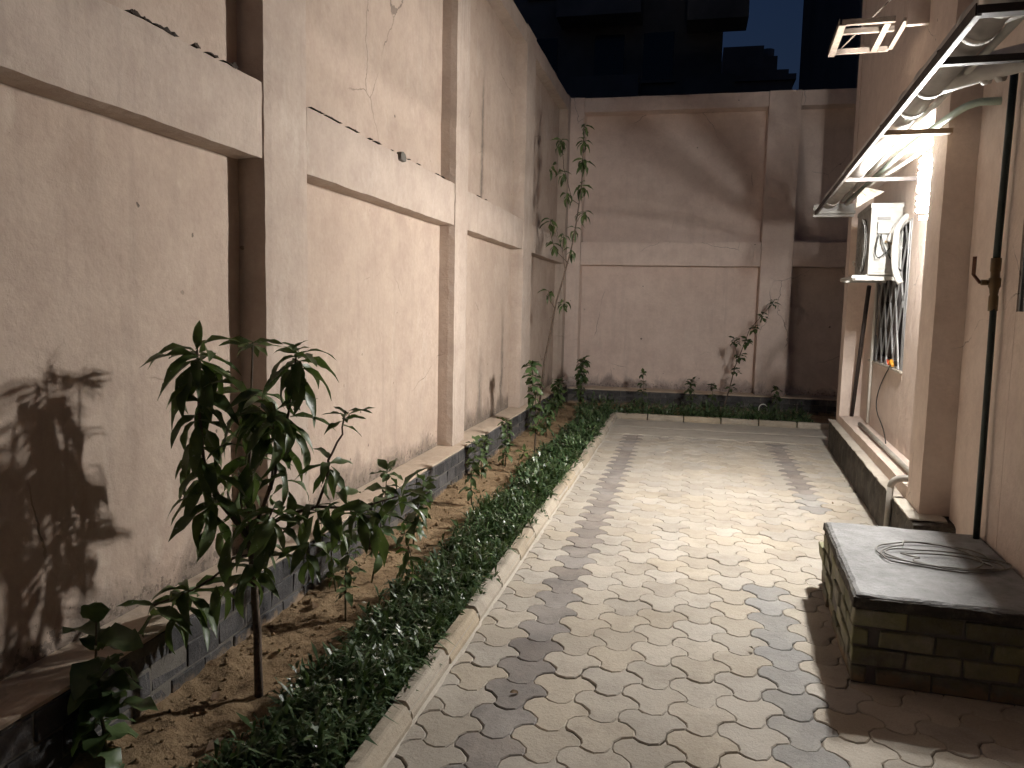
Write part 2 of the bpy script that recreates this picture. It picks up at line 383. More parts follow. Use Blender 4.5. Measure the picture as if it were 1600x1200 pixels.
for ci in range(-3, 13):
    cx = -.43+PX*ci
    for ri in range(-32, 34):
        cy = 2.72+PY*ri+(PY/2 if ci % 2 else 0)
        if cy < -3.5 or cy > 9.3: continue
        q = Vector((cx, cy, 0))-BO; sd = (q.x*math.sin(BT)+q.y*math.cos(BT), q.x*math.cos(BT)-q.y*math.sin(BT))
        if sd[1] > (.10 if sd[0] > 4.8 else .28): continue
        if 3.42 < sd[0] < 4.18 and sd[1] > -.34: continue
        if cx < -1.0: continue
        dark = (ci == -1 and True) or (ci == 5 and cy < 4.42) or (ci == 8 and 6.0 < cy < 9.0) or (ci == 2 and False)
        cells.append((cx, cy, dark, ci))
def seen_rank(c): return (c[1] < 2.05, c[1]+.25*abs(c[0]))
cells.sort(key=seen_rank)
far_mb = {'paver_far': MB(), 'paver_dark_far': MB()}
npav = 0
for cx, cy, dark, ci in cells:
    z = R.gauss(0, .0013)+.004*noise.noise(Vector((cx*1.3, cy*1.1, 0))); tx, ty = R.gauss(0, .008), R.gauss(0, .008)
    clip = cx < -.85
    if npav < 298 and cy > 2.05 and not clip:
        o = obj("paver", pm[('paver_grey' if ci > 0 else 'paver_dark') if dark else 'paver'][R.randrange(5)], path); npav += 1
        o.location = (cx, cy, z); o.rotation_euler = (tx, ty, R.gauss(0, .006))
    else:
        m = far_mb['paver_dark_far' if dark else 'paver_far']
        m.add([(max(cx+v[0], -.912), cy+v[1], v[2]+z+v[1]*tx-v[0]*ty) for v in pav_mb.v], pav_mb.f)
for k, m in far_mb.items(): m.build("distant_pavers", k, path, kind="stuff")
# screeded strips at the far end
for i, (y0, y1, z) in enumerate(((9.22, 9.80, .008), (9.81, 10.43, .010))):
    MB().grid_box(-.912, 1.9, y0, y1, -.04, z, .09, .006, 3., .01).build("screed_strip", 'screed', path)
# mortar fillet along the kerb
fm = MB(); prev = None
for i in range(0, 260):
    y = -1+i*.044; w = .012+.014*noise.noise(Vector((y*3, 0, 4)))+.012*noise.noise(Vector((y*14, 3, 1))); zz = .004+.004*noise.noise(Vector((y*9, 1, 1)))
    cur = [(-.918, y, zz+.004), (-.912+w*.5, y, zz*.6+.004), (-.912+w, y, .0012)]
    if prev: fm.add(prev+cur, [(0, 1, 4, 3), (1, 2, 5, 4)], True)
    prev = cur
fm.build("mortar_fillet", 'screed', path)

# ---- kerb
def kerb_stone_mesh(L):
    m = MB(); prof = [(0, -.05), (0, .028), (-.018, .066), (-.026, .074), (-.036, .077), (-.072, .077), (-.078, .07), (-.078, -.05)]
    n = len(prof); ys = [0, .006, L*.25, L*.5, L*.75, L-.006, L]; vs = []
    for y in ys:
        k = .007 if y in (0, L) else 0
        for x, z in prof: vs.append((x-(k if x > -.04 else -k), y, z-(k if z > 0 else 0)+.002*noise.noise(Vector((x*30, y*9, z*30)))))
    fs = [(j*n+i, j*n+(i+1) % n, (j+1)*n+(i+1) % n, (j+1)*n+i) for j in range(len(ys)-1) for i in range(n)]
    fs += [tuple(range(n)), tuple(reversed(range((len(ys)-1)*n, len(ys)*n)))]
    m.add(vs, [tuple(reversed(f)) for f in fs]); me = m.mesh("kerb_stone"); me.materials.append(MAT['kerb']); return me
km = kerb_stone_mesh(.446)
kerb = thing("kerb", "bevelled concrete kerb bordering the planting bed along the paved path", "kerb"); struct(kerb)
kerb_bed = MB().box(-.985, -.92, -2.2, 10.45, -.05, .045).build("kerb_bedding", 'screed', kerb)
for i in range(28):
    y = 2.512-.457*10+.457*i
    if y+.45 > 10.5: break
    o = obj("kerb_stone", km, kerb); o.location = (-.915+R.gauss(0, .003), y+.004, R.gauss(0, .002)); o.rotation_euler = (R.gauss(0, .004), R.gauss(0, .012), R.gauss(0, .005))
o = obj("kerb_stone", km, kerb); o.location = (-.915, 10.10, .001)
km2 = kerb_stone_mesh(.462)
for i in range(7):
    o = obj("kerb_stone", km2, kerb); o.location = (-.99+.475*i, 10.47+R.gauss(0, .003), R.gauss(0, .002)); o.rotation_euler = (0, 0, -math.pi/2+R.gauss(0, .004)); o.scale = (-1, 1, 1)
    o.scale = (1, 1, 1); o.rotation_euler = (0, R.gauss(0, .01), math.pi/2); o.location = (-.99+.475*(i+1)-.008, 10.455+R.gauss(0, .003), R.gauss(0, .002))
    o.rotation_euler = (0, 0, math.pi/2); 
    o.rotation_euler = (0, 0, -math.pi/2); o.location = (-.985+.475*i, 10.46, 0)

# ---- planting bed
def soil_h(x, y):
    h = .012+.03*noise.noise(Vector((x*1.6, y*1.3, 0)))+.022*noise.noise(Vector((x*7, y*7, 3)))+.012*noise.noise(Vector((x*19, y*19, 5)))+.005*noise.noise(Vector((x*47, y*47, 2)))
    return h+.02*max(0, (-x-1.55)/.3)*(1 if x > -1.9 else 1)
sm = MB()
def soil_patch(x0, x1, y0, y1, st):
    nx = max(2, round((x1-x0)/st)); ny = max(2, round((y1-y0)/st))
    vs = [(x0+(x1-x0)*i/nx, y0+(y1-y0)*j/ny, soil_h(x0+(x1-x0)*i/nx, y0+(y1-y0)*j/ny)) for j in range(ny+1) for i in range(nx+1)]
    sm.add(vs, [(j*(nx+1)+i, j*(nx+1)+i+1, (j+1)*(nx+1)+i+1, (j+1)*(nx+1)+i) for j in range(ny) for i in range(nx)], True)
soil_patch(-1.86, -.985, 1.2, 5.0, .018); soil_patch(-1.86, -.985, 5.0, 11.95, .035); soil_patch(-1.86, -.985, -3, 1.2, .1); soil_patch(-.985, 2.6, 10.5, 11.95, .05)
bed = sm.build("soil_bed", 'soil'); struct(bed, "sandy brown soil of the planting bed at the foot of the walls")
# clods, pebbles and fallen leaves
cm = MB()
for i in range(900):
    y = 1.6+9*R.random()**1.6; x = R.uniform(-1.82, -1.2); r_ = R.uniform(.004, .013)*(2.4 if R.random() < .09 else 1)
    c = Vector((x, y, soil_h(x, y)+r_*.4)); vs = []
    for d in ((1, 0, 0), (-1, 0, 0), (0, 1, 0), (0, -1, 0), (0, 0, 1), (0, 0, -1), (.7, .7, .3), (-.7, .6, .4), (.5, -.7, .5), (-.6, -.6, -.2)):
        vs.append(c+Vector(d).normalized()*r_*R.uniform(.6, 1.1))
    bm = bmesh.new(); [bm.verts.new(v) for v in vs]; bmesh.ops.convex_hull(bm, input=bm.verts[:]); bm.verts.index_update()
    vv = [v.co.copy() for v in bm.verts]; ff = [tuple(v.index for v in f.verts) for f in bm.faces]; bm.free(); cm.add(vv, ff)
cl = cm.build("soil_clods", 'soil'); cl["kind"] = "stuff"; cl["label"] = "loose clods and crumbs scattered over the sandy soil"

# ------------------------------------------------------------------ left boundary wall
XF, XP, ZL = -1.91, -2.045, .30
ZB0, ZB1, ZT0, ZT = 2.13, 2.47, 4.40, 4.60
lw = thing("boundary_wall", "tall cream plastered boundary wall with deep framed panels along the planting bed", "wall", (-2.1, 5, 0))
def L(mb, name, mat, **k): 
    o = mb.build(name, mat, lw, **k); o.location = (2.1, -5, 0); return o
piers = [(-2.6, -2.2), (.36, .76), (3.26, 3.67), (6.19, 6.55), (8.82, 9.33), (11.76, 12.02)]
for a, b in piers: L(MB().grid_box(-2.25, XF, a, b, ZL-.003, ZT+(.02 if a > 8 else .0), .055, .0035, 3., .013), "pillar", 'wall_frame')
for i in range(len(piers)-1):
    a, b = piers[i][1], piers[i+1][0]
    L(MB().grid_box(-2.25, XF-.006, a, b, ZB0, ZB1, .055, .004, 4., .013), "beam", 'wall_frame')
    L(MB().grid_box(-2.25, XF-.006, a, b, ZT0, ZT-.005, .1, .003, 4.), "top_beam", 'wall_frame')
    L(MB().grid_box(-2.26, XP, a-.02, b+.02, ZL-.02, ZB0+.02, .16, .004, 2.), "panel", 'wall')
    L(MB().grid_box(-2.262, XP+.003, a-.02, b+.02, ZB1-.02, ZT0+.02, .16, .004, 2.), "panel", 'wall')
L(MB().grid_box(-2.24, -1.828, -2.6, 11.88, ZL-.022, ZL, .07, .004, 6., .012), "ledge", 'ledge')
# plinth of dark painted bricks
L(MB().box(-2.2, -1.8355, -2.6, 11.88, -.08, ZL-.024), "plinth_core", 'mortar')
def brick_mesh(name, l, h, d, mat, seed):
    rr = random.Random(seed); bm = bmesh.new(); bmesh.ops.create_cube(bm, size=1.)
    for v in bm.verts: v.co = Vector((v.co.x*d, v.co.y*l, v.co.z*h))+Vector((rr.uniform(-.005, .005), rr.uniform(-.004, .004), rr.uniform(-.0035, .0035)))
    bmesh.ops.bevel(bm, geom=bm.edges[:], offset=.004, segments=1, affect='EDGES', clamp_overlap=True)
    me = bpy.data.meshes.new(name); bm.to_mesh(me); bm.free(); me.materials.append(MAT[mat]); return me
bms = [brick_mesh("brick", .197, .088, .06, 'brick', i) for i in range(5)]
CH = (ZL-.024+.02)/3
for k in range(3):
    y = 1.3+(.102 if k % 2 else 0)
    while y < 11.8:
        o = obj("brick", bms[R.randrange(5)], lw); o.location = (-1.860+R.gauss(0, .0022)+2.1, y-5, -.02+CH*(k+.5)); o.rotation_euler = (0, R.gauss(0, .01), R.gauss(0, .008)); y += .2045
# broken plaster along the top of the beam and mortar lumps
def chips(y0, y1, n, z, seed, mat='chip', x=XF-.012, smin=.006, smax=.022):
    rr = random.Random(seed)
    for i in range(n):
        y = rr.uniform(y0, y1); ln = rr.uniform(.03, .11); hh = rr.uniform(smin, smax); m = MB(); k = 7
        top = [(x+rr.uniform(0, .007), y+ln*j/k-ln/2, z+rr.uniform(.1, 1.)*hh*math.sin(math.pi*(j+.3)/(k+.6))) for j in range(k+1)]
        bot = [(x+.008, y+ln*j/k-ln/2, z-rr.uniform(.2, .9)*hh*.6*math.sin(math.pi*(j+.3)/(k+.6))) for j in range(k+1)]
        back = [(x-.03, p[1], z) for p in top]
        m.add(top+bot+back, [(j, j+1, k+2+j, k+1+j)[::-1] for j in range(k)]+[(j, j+1, 2*k+3+j, 2*k+2+j) for j in range(k)])
        L(m, "broken_plaster", mat)
chips(2.25, 3.05, 11, ZB1+.002, 3); chips(3.72, 4.6, 12, ZB1+.001, 5, smin=.003, smax=.008); chips(4.75, 6.0, 8, ZB1+.001, 6, smin=.002, smax=.006)
chips(6.75, 7.4, 4, ZB1, 8, smin=.003, smax=.012)
lump = MB(); lump.grid_box(XF-.02, XF+.018, 4.92, 5.0, ZB1-.045, ZB1+.012, .015, .008, 20.); L(lump, "mortar_lump", 'mortar')

# ------------------------------------------------------------------ back boundary wall
YB, YP = 12.0, 12.26
bwl = thing("boundary_wall", "cream plastered boundary wall closing the far end of the yard", "wall", (.4, 12.1, 0))
def K(mb, name, mat, **k):
    o = mb.build(name, mat, bwl, **k); o.location = (-.4, -12.1, 0); return o
K(MB().grid_box(-2.2, 4.4, 12.36, 12.5, -.05, ZT, .4, .002, 2.), "core", 'wall_back')
for a, b in ((-2.2, -1.703), (.95, 1.39), (3.7, 4.4)): K(MB().grid_box(a, b, YB, 12.38, .22, ZT+.02, .1, .003, 3.), "pillar", 'wall_back')
for a, b in ((-1.703, .95), (1.39, 3.7)):
    K(MB().grid_box(a, b, YB+.006, 12.37, ZB0, ZB1+.01, .1, .003, 4.), "beam", 'wall_back')
    K(MB().grid_box(a, b, YB+.006, 12.37, ZT0, ZT+.012, .1, .003, 4.), "top_beam", 'wall_back')
    K(MB().grid_box(a-.02, b+.02, YP, 12.39, .22, ZB0+.02, .16, .004, 2.), "panel", 'wall_back')
    K(MB().grid_box(a-.02, b+.02, YP+.003, 12.395, ZB1-.02, ZT0+.02, .16, .004, 2.), "panel", 'wall_back')
K(MB().grid_box(-1.83, 4.4, 11.878, 12.3, .225, .248, .08, .004, 6., .01), "ledge", 'ledge')
K(MB().box(-1.83, 4.4, 11.895, 12.3, -.08, .223), "plinth_core", 'mortar')
CH2 = .243/3
for k in range(3):
    x = -1.72+(.102 if k % 2 else 0)
    while x < 2.1:
        o = obj("brick", bms[R.randrange(5)], bwl); o.location = (x-.4, 11.914-12.1+R.gauss(0, .002), -.02+CH2*(k+.5)); o.rotation_euler = (0, 0, math.pi/2+R.gauss(0, .008)); o.scale = (1, 1, .86); x += .2045

# ------------------------------------------------------------------ house on the right
hs = bthing("house", "cream plastered house front with pillar, recessed bay and barred windows", "house", 5, 0, 0)
def H(mb, name, mat, parent=None, **k):
    o = mb.build(name, mat, parent or hs, **k)
    if parent is None: o.location = (0, -5, 0)
    return o
SE = 9.12       # far end of the house
H(MB().grid_box(0, .5, 4.80, SE+.02, -.08, .295, .06, .009, 7., .02), "plinth", 'rough_plinth')
H(MB().grid_box(-.012, .20, 4.86, SE+.03, .297, .315, .05, .006, 9., .012), "plinth_cap", 'screed')
H(MB().grid_box(.063, .5, 4.98, 5.34, .31, 7.5, .14, .003, 3.), "pillar", 'facade')
H(MB().grid_box(.063, .5, 8.86, SE, .31, 7.49, .14, .003, 3.), "pillar", 'facade')
H(MB().grid_box(.063, .3, 5.34, 8.86, .31, .40, .1, .004, 5.), "sill", 'facade')
H(MB().grid_box(.069, .5, 5.34, 8.86, 2.74, 7.48, .2, .003, 2.), "upper_wall", 'facade')
# recessed bay with a window opening
RW = .262; W0, W1, WZ0, WZ1 = 6.82, 8.42, 1.035, 2.25
for a, b, c, d in ((5.34, W0, .395, 2.745), (W1, 8.86, .395, 2.745)): H(MB().grid_box(RW, .45, a, b, c, d, .14, .003, 3.), "bay_wall", 'facade')
H(MB().grid_box(RW, .45, W0, W1, .395, WZ0, .14, .003, 3.), "bay_wall", 'facade'); H(MB().grid_box(RW, .45, W0, W1, WZ1, 2.745, .14, .003, 3.), "bay_wall", 'facade')
# near wall with a window opening
NW = .225; V0, V1, VZ0, VZ1 = 2.9, 4.13, 1.52, 2.7
for a, b, c, d in ((-3.5, V0, -.08, 7.47), (V1, 4.98, -.08, 7.47), (V0, V1, -.08, VZ0), (V0, V1, VZ1, 7.47)): H(MB().grid_box(NW, .5, a, b, c, d, .16, .003, 3.), "near_wall", 'facade')
H(MB().box(.5, 8, -3.5, SE, -.08, 7.4), "house_core", 'far_wall')
H(MB().box(.02, 8.2, -3.7, SE+.15, 7.5, 7.7), "roof", 'facade')
def window(y0, y1, z0, z1, d, seed):
    rr = random.Random(seed)
    w = H(MB().box(d+.10, d+.11, y0, y1, z0, z1), "window", 'glass')
    f = MB()
    for a, b, c, e in ((y0, y0+.04, z0, z1), (y1-.04, y1, z0, z1), (y0+.04, y1-.04, z0, z0+.04), (y0+.04, y1-.04, z1-.04, z1), ((y0+y1)/2-.02, (y0+y1)/2+.02, z0+.04, z1-.04)): f.box(d+.06, d+.10, a, b, c, e)
    H(f, "frame", 'dark_metal', w)
    def bar(a, b): H(MB().bar((d+.004+R.uniform(0, .012), a[0], a[1]), (d+.004+R.uniform(0, .012), b[0], b[1]), .017, .012, (1, 0, 0)), "bar", 'bars', w)
    n = 9
    for k in range(3):
        for yy in (y0+.03+.05*k, y1-.03-.05*k): bar((yy, z0), (yy, z1))
    yc0, yc1 = y0+.18, y1-.18; wd = yc1-yc0; hz = z1-z0
    for k in range(-5, 9):
        for sg in (1, -1):
            p, q = (yc0+wd*(k+.3*(sg < 0))/4.5, z0), (yc0+wd*(k+.3*(sg < 0))/4.5+sg*wd*.55, z1); pts = []
            for tt in [i/60 for i in range(61)]:      # keep the stretch inside the opening
                yy = p[0]+(q[0]-p[0])*tt; zz = p[1]+(q[1]-p[1])*tt
                if yc0 <= yy <= yc1: pts.append((yy, zz))
            if len(pts) > 10: bar(pts[0], pts[-1])
    return w
window(W0, W1, WZ0, WZ1, RW, 1); window(V0, V1, VZ0, VZ1, NW, 2)
H(MB().grid_box(RW-.02, RW+.06, W0-.02, W1+.02, WZ0-.02, WZ0, .1, .003, 5.), "window_sill", 'screed')

# ------------------------------------------------------------------ masonry box with slab
BX0, BX1, BS0, BS1, BH = -.522, .222, 3.245, 4.36, .315
mbx = bthing("masonry_box", "low dark brick box with a smooth grey screeded top against the house", "brick box", 3.8, -.15, 0)
def BB(mb, name, mat, **k):
    o = mb.build(name, mat, mbx, **k); o.location = (.15, -3.8, 0); return o
BB(MB().box(BX0+.011, BX1, BS0+.011, BS1-.01, -.08, BH), "core", 'mortar')
BB(MB().grid_box(BX0-.006, BX1, BS0-.012, BS1+.035, BH, BH+.05, .022, .006, 11., .012), "slab", 'rough_plinth'); BB(MB().grid_box(BX0+.004, BX1, BS0-.002, BS1+.025, BH+.02, BH+.058, .022, .004, 9., .016), "slab_screed", 'slab')
bm2 = [brick_mesh("brick", .196, .069, .06, 'brick_green_light', 20+i) for i in range(4)]
ch = BH/4
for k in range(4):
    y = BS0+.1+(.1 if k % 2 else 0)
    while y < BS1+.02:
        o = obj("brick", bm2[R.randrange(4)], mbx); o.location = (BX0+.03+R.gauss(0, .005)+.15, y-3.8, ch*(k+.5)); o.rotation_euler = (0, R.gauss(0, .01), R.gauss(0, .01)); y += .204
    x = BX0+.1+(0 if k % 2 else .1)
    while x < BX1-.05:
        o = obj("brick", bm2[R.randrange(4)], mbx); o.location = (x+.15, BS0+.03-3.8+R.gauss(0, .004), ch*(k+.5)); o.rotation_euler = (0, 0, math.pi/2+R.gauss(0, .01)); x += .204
# coil of wire lying on it
coil = []
zz = BH+.063
cc = Vector((-.10, 3.86)); 
for i in range(230):
    a = i*.115; ph = i/230
    rx = .235+.04*math.sin(ph*9.); ry = .155+.035*math.sin(ph*13.+1)
    cx_ = cc.x+.035*math.sin(ph*7.)+(.06 if ph > .62 else 0); cy_ = cc.y+.03*math.cos(ph*11)-(.07 if ph > .55 else 0)
    coil.append((cx_+rx*math.cos(a)*(1-.45*(ph > .80)), cy_+ry*math.sin(a)*(1-.5*(ph > .80)), zz+.003+.005*abs(math.sin(i*.31))))
wc = bthing("wire_coil", "loose coil of thin grey wire lying on the brick box's slab", "wire", 3.86, -.1, zz)
o = MB().tube([(p[0]+.1, p[1]-3.86, p[2]-zz) for p in coil], .0038, 6).build("wire", 'wire', wc)

# ------------------------------------------------------------------ lamps (the light of the picture)
def ring_lamp(s_, d, z, wall_d, label, glow, power_mat):
    t_ = bthing("wall_lamp", label, "lamp", s_, d, z)
    MB().tube([(0, 0, -.15), (0, 0, .20)], .026, 20).build("lamp_body", 'pvc_grey', t_)
    MB().box(.02, wall_d-d, -.03, .03, -.05, .05).build("wall_mount", 'pvc_grey', t_, bevel=.004)
    for zz in (.205, .165, .125, -.035, -.075, -.115):
        pts = [(.037*math.cos(a), .037*math.sin(a), zz) for a in [math.pi*(1-.72+1.44*i/16) for i in range(17)]]
        MB().tube(pts, .0105, 8, True).build("glowing_ring", power_mat, t_)
    for zz in (.225, .185, .145, -.015, -.055, -.095, -.135): MB().tube([(0, 0, zz-.003), (0, 0, zz+.003)], .033, 20).build("louvre", 'pvc_white', t_)
    MB().box(-.012, .14, .062, .066, -.17, .26).build("added_side_shield", 'pvc_grey', t_)  # added plate, blocks lamp light towards the air conditioner
    MB().box(.052, .06, -.05, .05, -.17, .26).build("added_back_shield", 'pvc_grey', t_, bevel=.002)  # added plate, keeps direct lamp light off the bay wall behind
    MB().tube([(0, 0, .005), (0, 0, .11)], .049, 20).build("sleeve", 'pvc_grey', t_)
ring_lamp(5.73, .118, 2.295, .262, "lit ringed wall lamp in the recessed bay beside the pillar", None, 'glow')

# ------------------------------------------------------------------ pipe rack under the eaves
TZ = 2.5
rk = bthing("pipe_rack", "long steel frame carrying drain pipes along the house front", "pipe rack", 5.8, -.3, TZ)
def T(mb, name, mat, **k):
    o = mb.build(name, mat, rk, **k); o.location = (.3, -5.8, -TZ); return o
T(MB().box(-.318, -.313, 2.96, 8.72, TZ-.012, TZ+.03), "outer_rail", 'dark_metal'); T(MB().box(-.313, -.297, 2.96, 8.72, TZ-.012, TZ-.007), "rail_flange", 'rail_metal')
for s_, mt, a, b, w in ((2.98, 'dark_metal', -.312, .225, .05), (3.54, 'dark_metal', -.30, .225, .035), (4.87, 'wood', -.31, .063, .045), (6.53, 'dark_metal', -.31, .26, .03), (8.62, 'white_metal', -.31, .063, .05)):
    T(MB().box(a, b, s_-w/2, s_+w/2, TZ-.006, TZ+.022), "crossbar", mt)
T(MB().box(-.33, .06, 8.68, 8.70, TZ-.03, TZ+.10), "end_plate", 'white_metal')
for s_ in (3.56, 4.9, 6.55): T(MB().bar((.2 if s_ < 4.95 or s_ > 5.4 else .06, s_, TZ+.35), (-.30, s_, TZ+.05), .012, .02), "stay", 'dark_metal')
# main drain
dr = bthing("drain_pipe", "thick grey drain pipe with tee branches lying on the pipe rack", "pipe", 5.8, -.2, TZ+.11)
def D(mb, name, mat='pvc_grey'):
    o = mb.build(name, mat, dr); o.location = (.2, -5.8, -TZ-.11); return o
PR = .072; pz = TZ+.112; pd = -.19
D(MB().tube([(pd, 2.7, pz), (pd, 8.6, pz)], PR, 24), "pipe")
for s_ in (3.12, 3.42, 4.22, 4.62, 6.7, 8.3):
    D(MB().tube([(pd, s_-.03, pz), (pd, s_-.028, pz), (pd, s_+.028, pz), (pd, s_+.03, pz)], [PR+.001, PR+.005, PR+.005, PR+.001], 24), "collar")
for s_, e in ((3.0, .2), (4.0, .2)):
    D(MB().tube([(pd, s_+.28, pz), (pd+.10, s_+.16, pz+.005), (pd+.22, s_+.04, pz+.012), (pd+.33, s_-.03, pz+.02), (e+.08, s_-.05, pz+.022)], [PR*.9, PR*.86, PR*.84, PR*.84, PR*.84], 20), "branch")
    for q in (.45, .62): D(MB().tube([(pd+.30*q+.05, s_+.19-.2*q, pz+.006), (pd+.30*q+.075, s_+.175-.2*q, pz+.008)], PR*.93, 20), "collar")
# smaller pipes beside it
def small_pipe(name, label, mat, r_, pts, cat="pipe"):
    t_ = bthing(name, label, cat, pts[0][1], pts[0][0], pts[0][2]); p0 = Vector(pts[0])
    MB().tube([Vector(p)-p0 for p in pts], r_, 10).build("pipe", mat, t_); return t_
small_pipe("water_pipe", "pale green water pipe turning into the house above the pillar", 'pvc_green', .02, [(.24, 4.62, 2.60)]+arc((.14, 4.66, 2.61), (.09, 4.68, 2.605), (.07, 4.80, 2.60))+[(.03, 5.3, 2.60), (.0, 6.0, 2.60), (-.02, 8.5, 2.60)])
small_pipe("conduit", "thin white conduit next to the thick drain on the pipe rack", 'pvc_white', .017, [(-.07, 2.8, 2.61), (-.07, 8.5, 2.61)])
small_pipe("hose", "white hose curving down from the pipe rack towards the bay wall", 'pvc_white', .014, arc((.15, 5.45, 2.62), (.13, 6.0, 2.60), (.03, 6.45, 2.56), 10)+[(-.02, 6.9, 2.555), (-.05, 8.4, 2.555)])
fb = bthing("foam_board", "white foam board with orange tape hanging from the rack above the air conditioner", "board", 7.02, -.12, 2.45)
MB().add([(-.02, 0, -.13), (-.015, 0, .0), (.07, .0, .10), (.27, .0, .05), (.19, 0, -.0), (-.02, .02, -.13), (-.015, .02, .0), (.07, .02, .10), (.27, .02, .05), (.19, .02, -.0)],
         [(0, 4, 3, 2, 1), (5, 6, 7, 8, 9), (0, 1, 6, 5), (1, 2, 7, 6), (2, 3, 8, 7), (3, 4, 9, 8), (4, 0, 5, 9)]).build("sheet", 'board', fb)
fb.scale = (.72, 1, .72)
MB().bar((.03, -.004, .045), (.08, -.004, .005), .004, .014, (0, 1, 0)).build("tape", 'orange', fb)
MB().bar((.11, -.004, .072), (.18, -.004, .04), .004, .011, (0, 1, 0)).build("tape", 'orange', fb)

# ------------------------------------------------------------------ air conditioner on its bracket
AS, AL, AD0, AD1, AZ0, AZ1 = 7.15, .78, .004, .246, 1.815, 2.402
ac = bthing("air_conditioner", "white outdoor air conditioner unit mounted above the barred window", "air conditioner", AS, 0, AZ0)
def A(mb, name, mat, **k): return mb.build(name, mat, ac, **k)
A(MB().box(AD0, AD1, 0, AL, 0, AZ1-AZ0), "body", 'ac_body', bevel=.012)
A(MB().box(AD0-.006, AD1+.006, -.006, AL+.006, AZ1-AZ0-.03, AZ1-AZ0+.008), "top_cover", 'ac_body', bevel=.006)
# side panel pressings
A(MB().box(AD0+.025, AD1-.02, -.004, .004, .02, .245), "side_panel", 'ac_body', bevel=.003)
A(MB().box(AD0+.045, AD0+.16, -.008, -.003, .05, .21), "pressing", 'ac_body', bevel=.002)
A(MB().box(AD0+.05, AD0+.165, -.05, .002, .34, .44), "terminal_cover", 'ac_body', bevel=.008)
A(MB().box(AD0+.05, AD0+.15, -.012, .002, .455, .48), "grip", 'ac_dark', bevel=.003)
# fan grille on the front
fg = A(MB().tube([(AD0-.002, .33, .26), (AD0-.012, .33, .26)], .235, 40), "fan_opening", 'ac_dark')
for k in range(1, 8): 
    rr_ = .235*k/8; MB().tube([(AD0-.018, .33+rr_*math.cos(a), .26+rr_*math.sin(a)) for a in [2*math.pi*i/36 for i in range(37)]], .003, 5, False).build("grille_ring", 'ac_body', fg)
for k in range(8):
    a = math.pi*k/8; MB().tube([(AD0-.02, .33+.24*math.cos(a), .26+.24*math.sin(a)), (AD0-.02, .33-.24*math.cos(a), .26-.24*math.sin(a))], .003, 5).build("grille_spoke", 'ac_body', fg)
A(MB().tube([(AD0+.17, -.02, .26), (AD0+.17, -.075, .26)], .016, 12), "valve", 'brass'); A(MB().tube([(AD0+.125, -.02, .275), (AD0+.125, -.06, .275)], .012, 12), "valve", 'brass')
# corrugated wrapped pipes from the valves up and over into the bay wall
pts = arc((AD0+.15, -.075, .27), (AD0+.19, -.11, .42), (AD0+.27, -.12, .47), 16); A(MB().tube(pts, [.034+.004*(i % 2) for i in range(len(pts))], 12), "wrapped_pipe", 'insulation')
pts = arc((AD0+.26, -.13, .47), (.22, -.16, .46), (.165, -.25, .34), 8)+[(.15, -.30, .20)]+arc((.15, -.32, .12), (.15, -.34, .0), (.20, -.36, -.08), 6); A(MB().tube(pts, .024, 10), "wrapped_pipe", 'insulation')
A(MB().tube(arc((AD0+.06, -.05, .33), (AD0+.0, -.10, .02), (AD0+.15, -.06, .22), 14), .005, 6), "cable", 'cable')
A(MB().tube(arc((AD0+.08, -.05, .33), (AD0+.08, -.09, .20), (AD0+.25, -.05, .03), 12), .006, 6), "cable", 'cable')
A(MB().tube([(AD0-.02, .62, .14), (AD0-.035, .64, .15), (AD0-.03, .66, .12), (AD0-.015, .66, .10)], .006, 6), "drain_nozzle", 'pvc_white')
br = bthing("wall_bracket", "white angle-iron bracket holding the air conditioner off the bay wall", "bracket", AS, .06, 1.783)
for s_ in (.06, .70):
    MB().box(-.17, .205, s_-.02, s_+.02, .024, .03).build("arm_flange", 'white_metal', br); MB().box(-.17, .205, s_-.022, s_-.016, -.012, .03).build("arm", 'white_metal', br)
    MB().box(.197, .205, s_-.02, s_+.02, -.0, .42).build("upright", 'white_metal', br)
    MB().bar((.20, s_-.03, .27), (-.06, s_-.03, .02), .006, .028, (1, 0, 1)).build("brace", 'white_metal', br)
MB().box(-.176, -.14, .0, .78, .003, .024).build("front_rail", 'white_metal', br); MB().box(.09, .125, .0, .78, .003, .023).build("rear_rail", 'white_metal', br)
# empty bracket higher up
ub = bthing("wall_bracket", "empty cream metal bracket projecting high on the house wall", "bracket", 5.75, 0, 3.4)
MB().box(-.455, -.13, -.02, .012, .0, .034).build("arm", 'cream_metal', ub); MB().box(-.455, -.07, .60, .63, .0, .034).build("arm", 'cream_metal', ub)
MB().box(-.47, -.43, -.02, .65, -.006, .0).build("front_flange", 'cream_metal', ub); MB().box(-.475, -.469, -.02, .65, -.006, .04).build("front_rail", 'cream_metal', ub)
MB().box(-.19, -.15, .012, .60, -.004, .004).build("cross_rail", 'cream_metal', ub); MB().box(-.45, -.1, .20, .23, .012, .045).build("arm", 'cream_metal', ub)
MB().box(-.06, .07, -.03, .012, -.03, .6).build("back_post", 'facade', ub); MB().box(-.075, -.045, .012, .60, .006, .03).build("back_rail", 'cream_metal', ub)
MB().bar((-.40, .615, .03), (.06, .615, .5), .02, .006).build("brace", 'cream_metal', ub)

